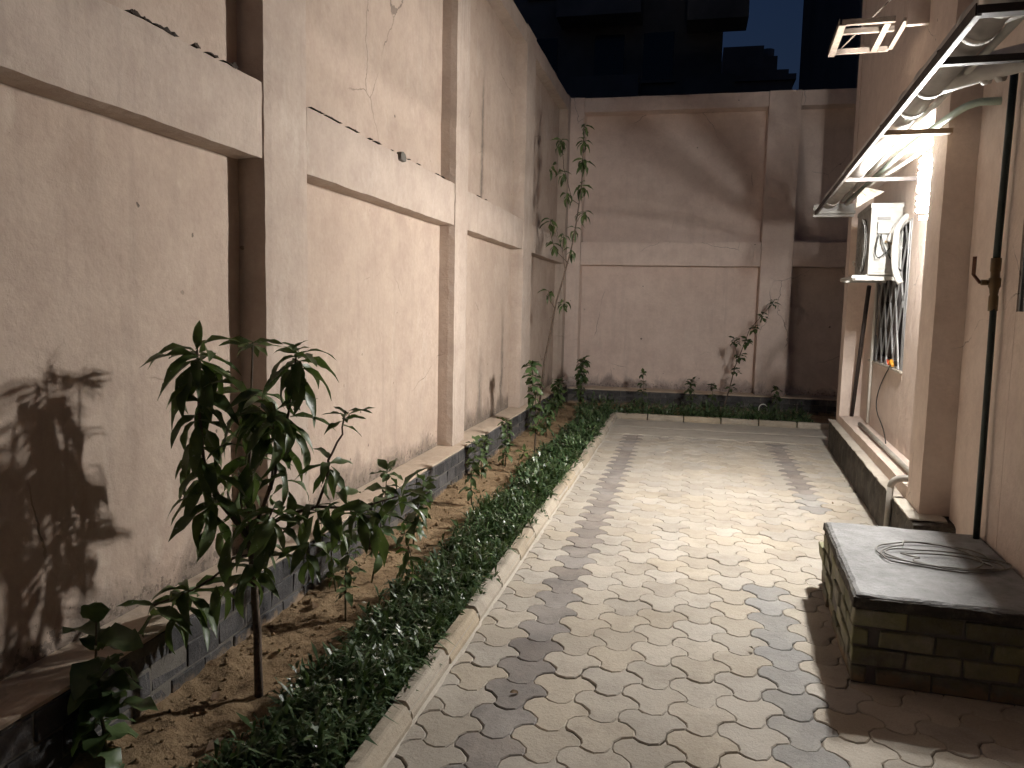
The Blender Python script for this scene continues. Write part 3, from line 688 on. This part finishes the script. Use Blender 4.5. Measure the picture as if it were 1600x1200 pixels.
# ------------------------------------------------------------------ pipes and cables on the house
vp = bthing("riser_pipe", "black vertical water pipe with a brass valve on the near wall", "pipe", 4.32, .185, .3)
MB().tube([(0, -.03, .05), (0, .0, 1.2), (0, .015, 1.27)], .0155, 12).build("pipe", 'pipe_black', vp); MB().tube([(0, .02, 1.45), (0, -.02, 2.4)], .017, 12).build("pipe", 'pipe_black', vp)
MB().tube([(0, .012, 1.22), (0, .015, 1.29), (0, .016, 1.30), (0, .016, 1.33), (0, .017, 1.34), (0, .018, 1.38), (0, .018, 1.385), (0, .02, 1.41), (0, .02, 1.42), (0, .02, 1.48)], [.022, .022, .018, .022, .028, .028, .021, .021, .024, .024], 12).build("valve_body", 'brass', vp)
MB().tube([(-.03, .018, 1.36), (-.06, .018, 1.36)], .014, 8).build("valve_stem", 'brass', vp)
MB().bar((-.062, .018, 1.355), (-.085, .06, 1.40), .018, .006).add([], []).build("valve_handle", 'rust', vp); MB().bar((-.085, .06, 1.40), (-.085, .06, 1.49), .006, .018).build("handle_grip", 'rust', vp)
bp = bthing("conduit", "dark leaning pipe from the air conditioner bracket down to the sill", "pipe", 8.80, .19, .40)
MB().tube([(-.01, .0, .0), (.01, -.45, 1.36)], .021, 10).build("pipe", 'dark_metal', bp)
bp2 = bthing("conduit", "cream vertical conduit on the bay wall beside the leaning pipe", "pipe", 8.2, .245, .42)
MB().tube([(0, 0, 0), (0, 0, 1.4)], .013, 8).build("pipe", 'pvc_white', bp2)
hp = bthing("waste_pipe", "white waste pipe running along the sill and bending down to the pavers", "pipe", 5.42, .10, .43)
MB().tube([(.05, 2.6, 0), (.045, -.02, 0)], .018, 12).build("pipe", 'pvc_dull', hp)
MB().tube([(.02, .0, .005)]+arc((-.02, .0, .006), (-.115, .0, .006), (-.118, .0, -.06), 6), .022, 12).build("elbow", 'pvc_dull', hp)
MB().tube([(-.118, .0, -.05), (-.125, .0, -.42)], .02, 12).build("down_pipe", 'pvc_dull', hp)
cb = bthing("cable", "thin dark cable hanging from the barred window down to the sill", "cable", 7.07, .245, .42)
MB().tube(arc((0, .16, .63), (-.01, 1.0, .24), (0, .48, .12), 10)+arc((0, .48, .12), (0, .2, .06), (-.02, .0, -.02), 6)[1:], .005, 6).build("wire", 'cable', cb)
ot = bthing("plastic_clamp", "small yellow and orange plastic clamp on the window sill", "clamp", 7.25, .25, 1.04)
MB().tube([(0, -.10, .015), (0, -.03, .05), (0, .05, .02)], [.012, .018, .012], 8).build("jaw", 'yellow', ot); MB().tube([(-.01, .02, .02), (-.01, .09, .05)], .011, 8).build("grip", 'orange', ot)
hoop = thing("wire_hoop", "white bent wire hoop standing in the far bed in front of the dark plinth", "hoop", (1.02, 11.2, 0))
MB().tube([(-.055, 0, -.02), (-.055, 0, .15)]+[(-.055*math.cos(a), 0, .15+.055*math.sin(a)) for a in [math.pi*i/8 for i in range(1, 8)]]+[(.055, 0, .15), (.06, 0, -.02)], .007, 8).build("wire", 'pvc_white', hoop)

# ------------------------------------------------------------------ far buildings in the dark
def far_building(label, x0, x1, y0, y1, h, mat, wins, slabs=(), name="apartment_building"):
    t_ = thing(name, label, "building", ((x0+x1)/2, y0, 0)); ox, oy = (x0+x1)/2, y0
    MB().box(x0-ox, x1-ox, 0, y1-oy, 0, h).build("wall", mat, t_)
    MB().box(x0-ox-.15, x1-ox+.15, -.15, y1-oy+.15, h, h+.3).build("roof", mat, t_)
    for (wx, wz, ww, wh) in wins:
        w = MB().box(wx-ww/2-ox, wx+ww/2-ox, -.03, .05, wz, wz+wh).build("window", 'far_glass', t_)
        MB().box(wx-ww/2-ox-.08, wx+ww/2-ox+.08, -.12, .0, wz-.1, wz).build("sill", mat, w)
    for (a, b, c, d, dep) in slabs: MB().box(a-ox, b-ox, -dep, 0, c, d).build("balcony", mat, t_)
    return t_
far_building("tall dark apartment block with balconies above the far wall", -16, .66, 30, 42, 19, 'far_wall', [(x, z, 1.1, 1.7) for x in (-8.6, -5.9, -3.4, -1.6) for z in (6.6, 9.8, 13, 16)], [(-.6, 1.45, 11.4, 14.2, 1.4), (-.6, 1.1, 8.0, 9.6, 1.2), (-5.2, -2.2, 8.6, 9.7, 1.3), (-5.2, -2.2, 11.8, 12.9, 1.3), (-.6, 1.45, 15, 17, 1.4)])
lowb = far_building("low grey building with a stepped roof in the sky gap", .9, 4.7, 45, 55, 13.7, 'far_wall2', [(x, z, 1.0, 1.4) for x in (2.0, 3.3) for z in (8.2, 11.2)])
for x0, x1, z1, yy in ((-1.75, .35, 15.55, 0), (.36, 1.1, 15.1, .4), (1.11, 1.75, 14.5, .8)): MB().box(x0, x1, yy, 6, 13.98, z1).build("roof_block", 'far_wall2', lowb)
MB().tube([(.7, 2, 15.1), (.7, 2, 15.9)], .35, 12).build("water_tank", 'far_wall2', lowb)
far_building("nearly black building edge right of the sky gap", 3.12, 10, 18, 28, 16, 'far_wall2', [(x, z, 1.0, 1.5) for x in (4.6, 6.6) for z in (5.2, 8.4, 11.6)])

# ------------------------------------------------------------------ plants
def leaf_mb(L_, W_, droop, fold, wav=0., n=7, seed=0, pet=.08):
    m = MB(); vs = []; rr = random.Random(seed); tw = rr.uniform(-.3, .3)
    for i in range(n+1):
        q = i/n; w = 0.0022/2 if q <= pet*.6 else W_/2*max(.02, math.sin(math.pi*min(1, max(0, (q-pet*.5)/(1-pet*.5)))**.85))**.9
        a = droop*q; x = L_*(math.sin(a)/droop if droop > 1e-3 else q); z = -L_*((1-math.cos(a))/droop if droop > 1e-3 else 0)
        f = fold*w; tt = tw*q
        wv = wav*w*math.sin(q*11+seed)
        vs += [(x, -w*math.cos(tt), z+f-w*math.sin(tt)+wv), (x, 0, z), (x, w*math.cos(tt), z+f+w*math.sin(tt)-wv)]
    fs = []
    for i in range(n):
        for k in (0, 1): fs.append((i*3+k, i*3+k+1, (i+1)*3+k+1, (i+1)*3+k)[::-1])
    return m.add(vs, fs, True)
def leaf_set(L_, W_, mat, n=6, droops=(.3, 1.2), fold=.35, name="leaf", seg=7):
    out = []
    for i in range(n):
        me = leaf_mb(L_*R.uniform(.85, 1.1), W_*R.uniform(.85, 1.15), droops[0]+(droops[1]-droops[0])*i/(n-1), fold*R.uniform(.5, 1.3), .35, seg, i).mesh(name); me.materials.append(MAT[mat]); out.append(me)
    return out
def leaf_matrix(p, az, el, roll, sc):
    x = Vector((math.cos(az)*math.cos(el), math.sin(az)*math.cos(el), math.sin(el))); z0 = Vector((0, 0, 1))
    y = z0.cross(x)
    if y.length < 1e-3: y = Vector((math.sin(az), -math.cos(az), 0))
    y.normalize(); z = x.cross(y)
    y, z = y*math.cos(roll)+z*math.sin(roll), z*math.cos(roll)-y*math.sin(roll)
    m = Matrix((x*sc, y*sc, z*sc)).transposed().to_4x4(); m.translation = p; return m
class Plant:
    def __init__(s, name, label, base, cat="plant", group=None, far=False, far_mat='leaf_far'):
        s.b = Vector(base); s.o = thing(name, label, cat, base, 0, group); s.far = MB() if far else None; s.fm = far_mat; s.n = 0
    def stem(s, pts, r, mat='bark', name="stem", n=8):
        pts = [Vector(p)-s.b for p in pts]
        if len(pts) > 2:      # smooth the joints
            q = [pts[0]]
            for i in range(1, len(pts)-1): q += [pts[i]*.7+pts[i-1]*.3, pts[i]+Vector((R.gauss(0, .004), R.gauss(0, .004), 0)), pts[i]*.7+pts[i+1]*.3]
            pts = q+[pts[-1]]
        rs = [r[0]+(r[1]-r[0])*i/(len(pts)-1) for i in range(len(pts))]
        return MB().tube(pts, rs, n).build(name, mat, s.o)
    def leaf(s, mes, p, az, el, roll, sc):
        p = Vector(p)-s.b; M_ = leaf_matrix(p, az, el, roll, sc)
        if s.far is not None:
            me = mes[R.randrange(len(mes))]; s.far.add([M_ @ v.co for v in me.vertices], [tuple(f.vertices) for f in me.polygons], True); return
        o = obj("leaf", mes[R.randrange(len(mes))], s.o); o.matrix_basis = M_; s.n += 1
    def whorl(s, mes, p, n, el=(.5, -.5), sc=(.8, 1.1), az0=None, spread=2*math.pi, down=.0):
        a0 = R.uniform(0, 6.28) if az0 is None else az0
        for i in range(n):
            q = i/max(1, n-1); az = a0+(i*2.399 if spread > 6 else spread*(q-.5)+R.gauss(0, .15))
            s.leaf(mes, Vector(p)+Vector((R.gauss(0, .006), R.gauss(0, .006), -down*q+R.gauss(0, .004))), az, el[0]+(el[1]-el[0])*q+R.gauss(0, .13), R.gauss(0, .35), R.uniform(*sc))
    def end(s):
        if s.far is not None: s.far.build("foliage", s.fm, s.o, kind="stuff")
# young mango tree in front of the first pillar
mango = leaf_set(.225, .056, 'leaf_mango', 7, (.5, 1.7), .5)
mango_s = leaf_set(.115, .032, 'leaf_mango', 5, (.2, .9), .4)
mt = Plant("mango_tree", "young tree with long drooping leaves on a bare thin trunk before the first pillar", (-1.536, 2.54, .0), "tree")
mt.stem([(-1.536, 2.54, -.03), (-1.541, 2.54, .26), (-1.554, 2.54, .47), (-1.568, 2.54, .62)], (.0165, .0115), 'bark', "trunk", 12)
FK = (-1.568, 2.54, .61)
for pts, r_ in (([FK, (-1.66, 2.51, .74), (-1.728, 2.50, .904), (-1.726, 2.48, 1.096), (-1.717, 2.46, 1.315)], (.009, .004)),
                ([FK, (-1.60, 2.60, .85), (-1.63, 2.66, 1.08), (-1.63, 2.68, 1.335)], (.009, .0035)),
                ([FK, (-1.49, 2.56, .80), (-1.44, 2.57, 1.0), (-1.424, 2.58, 1.10), (-1.399, 2.59, 1.30)], (.009, .0035)),
                ([(-1.49, 2.56, .80), (-1.46, 2.54, .95), (-1.459, 2.52, 1.105)], (.006, .0035)),
                ([FK, (-1.45, 2.57, .70), (-1.33, 2.61, .735), (-1.159, 2.60, .745), (-1.021, 2.66, .79)], (.009, .003)),
                ([(-1.33, 2.61, .735), (-1.285, 2.60, .84), (-1.27, 2.59, .92), (-1.215, 2.57, 1.02), (-1.191, 2.56, 1.11)], (.006, .003)),
                ([(-1.562, 2.54, .55), (-1.62, 2.50, .545), (-1.651, 2.48, .493), (-1.73, 2.42, .44), (-1.86, 2.38, .385)], (.006, .003)),
                ([(-1.56, 2.54, .58), (-1.50, 2.46, .60), (-1.40, 2.42, .77)], (.005, .003)),
                ([FK, (-1.63, 2.59, .73), (-1.675, 2.64, .843)], (.005, .003))):
    mt.stem(pts, r_, 'bark', "branch", 7)
W = mt.whorl
W(mango, (-1.717, 2.46, 1.315), 13, (.45, -.75), (.75, 1.05), down=.05); mt.leaf(mango_s, (-1.717, 2.46, 1.315), 2.0, 1.35, 0, 1.1)
W(mango, (-1.722, 2.47, 1.12), 9, (0.1, -.75), (.75, 1.0), down=.10); W(mango, (-1.728, 2.50, .91), 10, (0.2, -.75), (.75, 1.05), down=.12)
W(mango_s, (-1.63, 2.68, 1.335), 9, (.25, -.1), (.8, 1.15), down=.02); W(mango, (-1.63, 2.66, 1.08), 8, (-.1, -.9), (.6, .9), down=.1)
W(mango, (-1.399, 2.59, 1.30), 13, (.5, -.9), (.65, .95), down=.05); W(mango_s, (-1.399, 2.59, 1.31), 6, (1.0, .5), (.5, .8))
W(mango, (-1.424, 2.58, 1.10), 9, (0.3, -.75), (.65, .95), down=.1); W(mango, (-1.459, 2.52, 1.105), 12, (0.5, -.75), (.7, 1.), down=.08)
W(mango_s, (-1.191, 2.56, 1.105), 9, (.35, -.1), (.7, 1.1), down=.04); W(mango, (-1.265, 2.59, .915), 9, (0.3, -.75), (.5, .75), down=.04)
W(mango, (-1.675, 2.64, .843), 9, (0.4, -.75), (.7, 1.), down=.06); W(mango, (-1.67, 2.46, .80), 8, (0.1, -.75), (.7, 1.05), down=.08)
W(mango, (-1.40, 2.42, .78), 11, (0.4, -.75), (.55, .95), down=.08); W(mango, (-1.33, 2.61, .74), 9, (0.3, -.75), (.5, .9), down=.05)
W(mango, (-1.52, 2.50, .74), 10, (0.2, -.75), (.6, .9), down=.10)
W(mango, (-1.74, 2.42, .445), 10, (0.5, -.75), (.6, .95), down=.03); W(mango, (-1.86, 2.38, .385), 6, (0.4, -.75), (.6, .9), down=.03)
W(mango, (-1.021, 2.66, .79), 7, (1.2, -.75), (.55, .85), down=.02); W(mango, (-1.159, 2.60, .74), 7, (0.1, -.75), (.5, .8), down=.03)
W(mango, (-1.51, 2.45, .56), 9, (0.2, -.75), (.55, .85), down=.06); W(mango, (-1.30, 2.47, .64), 6, (0.1, -.75), (.5, .75), down=.06)
for p, n, e, sc in (((-1.715, 2.46, 1.29), 7, (.0, -1.0), (.9, 1.15)), ((-1.40, 2.59, 1.27), 7, (.0, -1.0), (.8, 1.05)), ((-1.53, 2.58, 1.16), 9, (.3, -1.0), (.75, 1.)), ((-1.62, 2.60, 1.18), 7, (.2, -1.), (.75, 1.)), ((-1.70, 2.47, 1.22), 4, (.1, -.7), (.8, 1.05)), ((-1.735, 2.49, 1.0), 5, (.2, -.7), (.8, 1.05)), ((-1.48, 2.55, 1.0), 5, (.3, -.8), (.7, 1.)), ((-1.60, 2.58, .95), 5, (.2, -.8), (.7, 1.)), ((-1.64, 2.52, .70), 5, (.2, -.9), (.7, 1.)),
                    ((-1.45, 2.50, .68), 5, (.3, -.9), (.6, .9)), ((-1.23, 2.60, .80), 6, (.4, -.8), (.6, .9)), ((-1.10, 2.62, .76), 6, (.4, -1.), (.6, .9)), ((-1.42, 2.56, .88), 5, (.4, -.7), (.6, .9)), ((-1.78, 2.42, .43), 6, (.4, -.9), (.7, 1.)), ((-1.66, 2.48, .50), 4, (.3, -.9), (.6, .9))): W(mango, p, n, e, sc, down=.08)
# broad-leaved plant in the corner of the picture
broad = leaf_set(.125, .085, 'leaf_broad', 5, (.3, 1.0), .3)
fp = Plant("broad_leaf_plant", "dark broad-leaved plant nearest the camera at the left edge", (-1.748, 2.0, .0))
fp.stem([(-1.748, 2.0, -.02), (-1.76, 2.0, .197), (-1.777, 2.0, .363), (-1.771, 2.0, .50)], (.006, .003), 'stem')
fp.leaf(broad, (-1.771, 2.0, .48), -.9, 1.25, 0, .95); fp.leaf(broad, (-1.773, 2.0, .44), 2.9, .25, 0, 1.25); fp.leaf(broad, (-1.773, 2.0, .43), .1, .2, .2, 1.25)
for z, n in ((.40, 4), (.34, 5), (.27, 6), (.20, 5), (.13, 5)): fp.whorl(broad, (-1.77, 2.0, z), n, (.35, -.35), (.85, 1.15), down=.05)
fp.leaf(broad, (-1.70, 2.0, .22), .15, .35, 0, 1.)
# saplings along the bed
oval = leaf_set(.105, .052, 'leaf_broad', 5, (.3, 1.2), .35); oval_y = leaf_set(.10, .034, 'leaf_young', 5, (.2, 1.0), .4)
def sapling(label, base, tip, levels, mes, r_=.005, cat="plant", group=None, mat='stem', bend=.03, sc=(.7, 1.05), el=(.4, -.6), far=False, name="sapling", n_leaf=5):
    b = Vector(base); t_ = Vector(tip); s_ = Plant(name, label, (base[0], base[1], soil_h(base[0], base[1])), cat, group, far)
    mid = (b+t_)/2+Vector((R.gauss(0, bend), R.gauss(0, bend), 0))
    s_.stem([b-Vector((0, 0, .03)), mid, t_], (r_, r_*.45), mat)
    for i in range(levels):
        q = .30+.70*i/max(1, levels-1); p = (b*(1-q)**2+mid*2*q*(1-q)+t_*q*q)
        s_.whorl(mes, p, n_leaf if i < levels-1 else n_leaf+3, el if i < levels-1 else (.9, -.4), sc, down=.03)
    s_.end(); return s_
sapling("leafy sapling just beyond the drooping tree, in front of the plinth", (-1.508, 3.24, .015), (-1.46, 3.24, .54), 5, oval, n_leaf=6)
sapling("thin bright green seedling rising from the edge of the ground cover", (-1.33, 3.45, .01), (-1.31, 3.47, .40), 5, oval_y, .004, n_leaf=4)
sapling("tall slender sapling with upright leaves against the ledge", (-1.60, 3.75, .02), (-1.53, 3.80, .62), 5, oval, n_leaf=6, sc=(.8, 1.2))
sapling("yellow-green weed under the tall slender sapling", (-1.70, 3.55, .02), (-1.73, 3.55, .40), 4, oval_y, n_leaf=6)
sapling("bushy green plant in mid bed beside the dark bricks", (-1.62, 4.45, .02), (-1.53, 4.4, .42), 5, oval, n_leaf=7, sc=(.8, 1.2))
sapling("sapling with a bare lower stem in the sunlit-looking sandy patch", (-1.519, 5.42, .02), (-1.488, 5.42, .48), 4, oval, n_leaf=6)["x"] if False else None
sapling("sapling with a bare lower stem in the wide sandy patch", (-1.519, 5.42, .02), (-1.488, 5.42, .48), 4, oval, n_leaf=6)
sapling("low bush against the plinth beyond the sandy patch", (-1.68, 6.3, .02), (-1.66, 6.3, .36), 4, oval, n_leaf=7)
sapling("dark round bush beside the second pillar", (-1.62, 6.9, .02), (-1.63, 6.95, .42), 5, oval, n_leaf=8)
sapling("pale weed at the near edge of the second sandy patch", (-1.40, 6.6, .02), (-1.38, 6.6, .22), 3, oval_y, n_leaf=6)
sapling("tall leafy sapling leaning against the third pillar", (-1.50, 7.68, .02), (-1.555, 7.70, .90), 7, oval, .008, n_leaf=8, sc=(.9, 1.4), mat='bark')
sapling("low shrub between the leafy sapling and the far corner", (-1.55, 8.6, .02), (-1.53, 8.6, .42), 5, oval, n_leaf=8, sc=(.9, 1.3))
sapling("bushy shrub in the far corner of the two walls", (-1.52, 11.1, .02), (-1.50, 11.1, .72), 7, oval, .008, n_leaf=9, sc=(1., 1.5), bend=.05, mat='bark')
sapling("round shrub near the far corner beneath the tall thin tree", (-1.72, 10.3, .02), (-1.72, 10.35, .48), 5, oval, .007, n_leaf=9, sc=(1., 1.5))
# tall thin tree in the corner
tt = Plant("thin_tree", "tall thin leaning tree with drooping leaf clusters in the far left corner", (-1.80, 9.3, .0), "tree")
tt.stem([(-1.80, 9.3, -.03), (-1.71, 9.3, .859), (-1.587, 9.3, 1.558), (-1.413, 9.32, 2.242), (-1.335, 9.35, 2.913), (-1.326, 9.35, 3.62)], (.014, .005), 'bark', "trunk", 8)
thin = leaf_set(.165, .042, 'leaf_mango', 5, (.9, 1.9), .5, seg=5)
for a, b in (((-1.60, 9.3, 1.45), (-1.70, 9.35, 1.68)), ((-1.60, 9.3, 1.52), (-1.51, 9.36, 1.55)), ((-1.46, 9.31, 2.0), (-1.66, 9.35, 2.24)), ((-1.66, 9.35, 2.24), (-1.70, 9.36, 2.53)), ((-1.50, 9.31, 1.95), (-1.53, 9.33, 2.35)),
             ((-1.36, 9.34, 2.7), (-1.50, 9.36, 2.82)), ((-1.46, 9.36, 2.8), (-1.60, 9.38, 3.45)), ((-1.37, 9.34, 2.5), (-1.30, 9.36, 2.6))):
    tt.stem([a, ((a[0]+b[0])/2-.02, a[1], (a[2]+b[2])/2), b], (.005, .003), 'bark', "branch", 5)
for p, n, sc in (((-1.70, 9.35, 1.68), 6, .9), ((-1.51, 9.36, 1.56), 9, .9), ((-1.66, 9.35, 2.25), 8, .95), ((-1.70, 9.36, 2.53), 8, 1.), ((-1.53, 9.33, 2.35), 8, .9), ((-1.43, 9.33, 2.18), 6, .8), ((-1.40, 9.34, 2.42), 7, .9),
                 ((-1.31, 9.36, 2.62), 10, 1.), ((-1.50, 9.36, 2.83), 9, .95), ((-1.335, 9.35, 2.93), 11, 1.), ((-1.57, 9.37, 3.1), 9, .9), ((-1.70, 9.37, 3.16), 6, .8), ((-1.33, 9.35, 3.22), 14, 1.05), ((-1.60, 9.38, 3.46), 13, 1.), ((-1.326, 9.35, 3.45), 11, .95), ((-1.31, 9.35, 3.63), 8, .75)):
    tt.whorl(thin, p, n, (.3, -1.0), (.75*sc, 1.05*sc), down=.06)
# plants in the far bed
ov = leaf_set(.10, .045, 'leaf_far', 4, (.3, 1.2), .35, seg=4)
sapling("small dark sapling, leftmost of those before the far wall", (-.66, 11.35, .02), (-.65, 11.4, .55), 4, ov, far=True, group="saplings in the far bed", n_leaf=6)
sapling("small round sapling in the middle of the far bed", (.03, 11.35, .02), (.036, 11.4, .46), 4, ov, far=True, group="saplings in the far bed", n_leaf=10, sc=(.9, 1.3))
sapling("small bluish sapling beside the wire hoop", (1.22, 11.35, .02), (1.20, 11.4, .40), 4, ov, far=True, group="saplings in the far bed", n_leaf=8)
sapling("short bushy sapling left of the leaning plant", (.36, 11.4, .02), (.33, 11.45, .42), 3, ov, far=True, group="saplings in the far bed", n_leaf=7)
lp = Plant("leaning_sapling", "slender sapling leaning right before the far wall, casting a shadow on it", (.48, 11.4, 0), "tree", None, True)
lp.stem([(.48, 11.4, -.02), (.637, 11.4, .70), (.80, 11.4, 1.22), (1.10, 11.4, 1.62)], (.008, .003), 'bark')
for p, n, sc in (((.60, 11.4, .42), 6, .9), ((.64, 11.4, .66), 9, 1.), ((.70, 11.4, .86), 10, 1.1), ((.60, 11.42, 1.08), 12, 1.1), ((.78, 11.4, 1.08), 12, 1.1), ((.86, 11.4, 1.27), 9, 1.), ((.97, 11.4, 1.44), 9, 1.), ((1.10, 11.4, 1.63), 9, 1.)): lp.whorl(ov, p, n, (.6, -.5), (.8*sc, 1.2*sc), down=.05)
lp.stem([(.67, 11.4, .80), (.63, 11.42, .95), (.60, 11.42, 1.08)], (.004, .002), 'bark', "branch"); lp.end()

# ---- ground cover along the kerb and in the far bed
gm = MB(); fl = MB()
def cover(x, y, near):
    n = R.randint(6, 9) if near else R.randint(4, 6); z0 = soil_h(x, y)-.005; cl_ = noise.noise(Vector((x*5, y*4, 7))); hgt = R.uniform(.04, .12)*(1+.9*cl_)+.02
    sx, sy = R.gauss(0, .02), R.gauss(0, .02)
    for i in range(n):
        az = R.uniform(0, 6.28); el = R.uniform(.15, 1.35); L_ = R.uniform(.035, .10)*(1+.5*cl_)*(1 if near else 1.15); w = R.uniform(.0045, .009)*(1 if near else 1.5)
        q = R.random(); b = Vector((x+sx*q, y+sy*q, z0+hgt*q)); d = Vector((math.cos(az)*math.cos(el), math.sin(az)*math.cos(el), math.sin(el))); sd = Vector((-math.sin(az), math.cos(az), R.gauss(0, .3)))*w
        m1 = b+d*L_*.5; e = b+d*L_+Vector((0, 0, -L_*R.uniform(.1, .45)))
        gm.add([b-sd*.3, b+sd*.3, m1+sd, m1-sd, e], [(0, 1, 2, 3), (3, 2, 4)])
    if R.random() < .035:
        p = Vector((x+R.gauss(0, .01), y+R.gauss(0, .01), z0+hgt+R.uniform(.02, .06))); r_ = R.uniform(.006, .011)
        for k in range(5):
            a = k*1.257+R.random(); fl.add([p, p+Vector((math.cos(a-.4)*r_*.6, math.sin(a-.4)*r_*.6, r_*.5)), p+Vector((math.cos(a)*r_*1.3, math.sin(a)*r_*1.3, r_*.4)), p+Vector((math.cos(a+.4)*r_*.6, math.sin(a+.4)*r_*.6, r_*.5))], [(0, 1, 2, 3)])
def edge_w(y): return .36+.07*noise.noise(Vector((y*1.7, 0, 0)))+.05*noise.noise(Vector((y*5, 2, 0)))
for i in range(6200):
    y = 1.3+9.2*(R.random()**1.25); w = edge_w(y); q = R.random()
    x = -1.0-w*q
    if q > .75 and R.random() < .5: continue
    if noise.noise(Vector((x*4.5, y*3.2, 21))) < -.42: continue
    if R.random() < .012: x = R.uniform(-.985, -.955)
    cover(x, y, y < 5.5)
for i in range(1150):
    x = R.uniform(-1.5, 1.6); y = 10.56+R.random()**2.2*1.1
    if x < -1.0 and R.random() < .3: continue
    cover(x, y, False)
for i in range(150):
    y = 1.5+6*R.random()**1.5; x = R.uniform(-1.32, -1.02); z0 = soil_h(x, y)
    for k in range(R.randint(5, 9)):
        az = R.uniform(0, 6.28); L_ = R.uniform(.10, .19); w = R.uniform(.004, .0075); h_ = Vector((math.cos(az), math.sin(az), 0)); sd = Vector((-math.sin(az), math.cos(az), 0))*w
        b = Vector((x, y, z0)); p1 = b+h_*L_*.25+Vector((0, 0, L_*.55)); p2 = b+h_*L_*.6+Vector((0, 0, L_*.75)); p3 = b+h_*L_*1.0+Vector((0, 0, L_*.55))
        gm.add([b-sd*.5, b+sd*.5, p1+sd, p1-sd, p2+sd*.8, p2-sd*.8, p3], [(0, 1, 2, 3), (3, 2, 4, 5), (5, 4, 6)])
gc = gm.build("ground_cover", 'cover'); gc["kind"] = "stuff"; gc["label"] = "low dark green ground cover with narrow leaves along the kerb"
ff = fl.build("ground_cover_flowers", 'flower'); ff["kind"] = "stuff"; ff["label"] = "tiny white flowers dotted over the ground cover"
# fallen leaves, debris on the pavers
dead = leaf_set(.085, .03, 'dead_leaf', 4, (.2, 1.4), .6, name="dead_leaf")
def litter(label, x, y, z, sc, az, group="dry leaves on the pavers"):
    o = obj("dead_leaf", dead[R.randrange(4)], None, label=label, category="leaf", group=group); o.matrix_world = leaf_matrix(Vector((x, y, z)), az, .15, .5, sc)
litter("curled dry leaf lying on the charcoal paver row by the kerb", -.62, 2.80, .012, .62, .4)
litter("small dark dry leaf on the pale pavers left of the brick box", .335, 3.45, .012, .5, 2.2)
litter("tiny dark leaf on the pavers near the house plinth", 1.13, 6.35, .012, .55, 1.2)
LIT = ('dry leaf on the soil at the foot of the drooping tree', 'dry leaf on the soil against the dark bricks behind the tree', 'dry leaf on the soil right of the bare trunk', 'dry leaf under the leafy sapling by the plinth', 'dry leaf on the soil nearest the camera', 'dry leaf at the edge of the ground cover', 'dry leaf between the trunk and the dark bricks')
for i, (x, y) in enumerate(((-1.45, 2.35), (-1.62, 2.85), (-1.40, 2.62), (-1.7, 3.3), (-1.5, 2.15), (-1.38, 3.05), (-1.66, 2.42))):
    litter(LIT[i], x, y, soil_h(x, y)+.012, R.uniform(.7, 1.3), R.uniform(0, 6), "dry leaves on the soil")
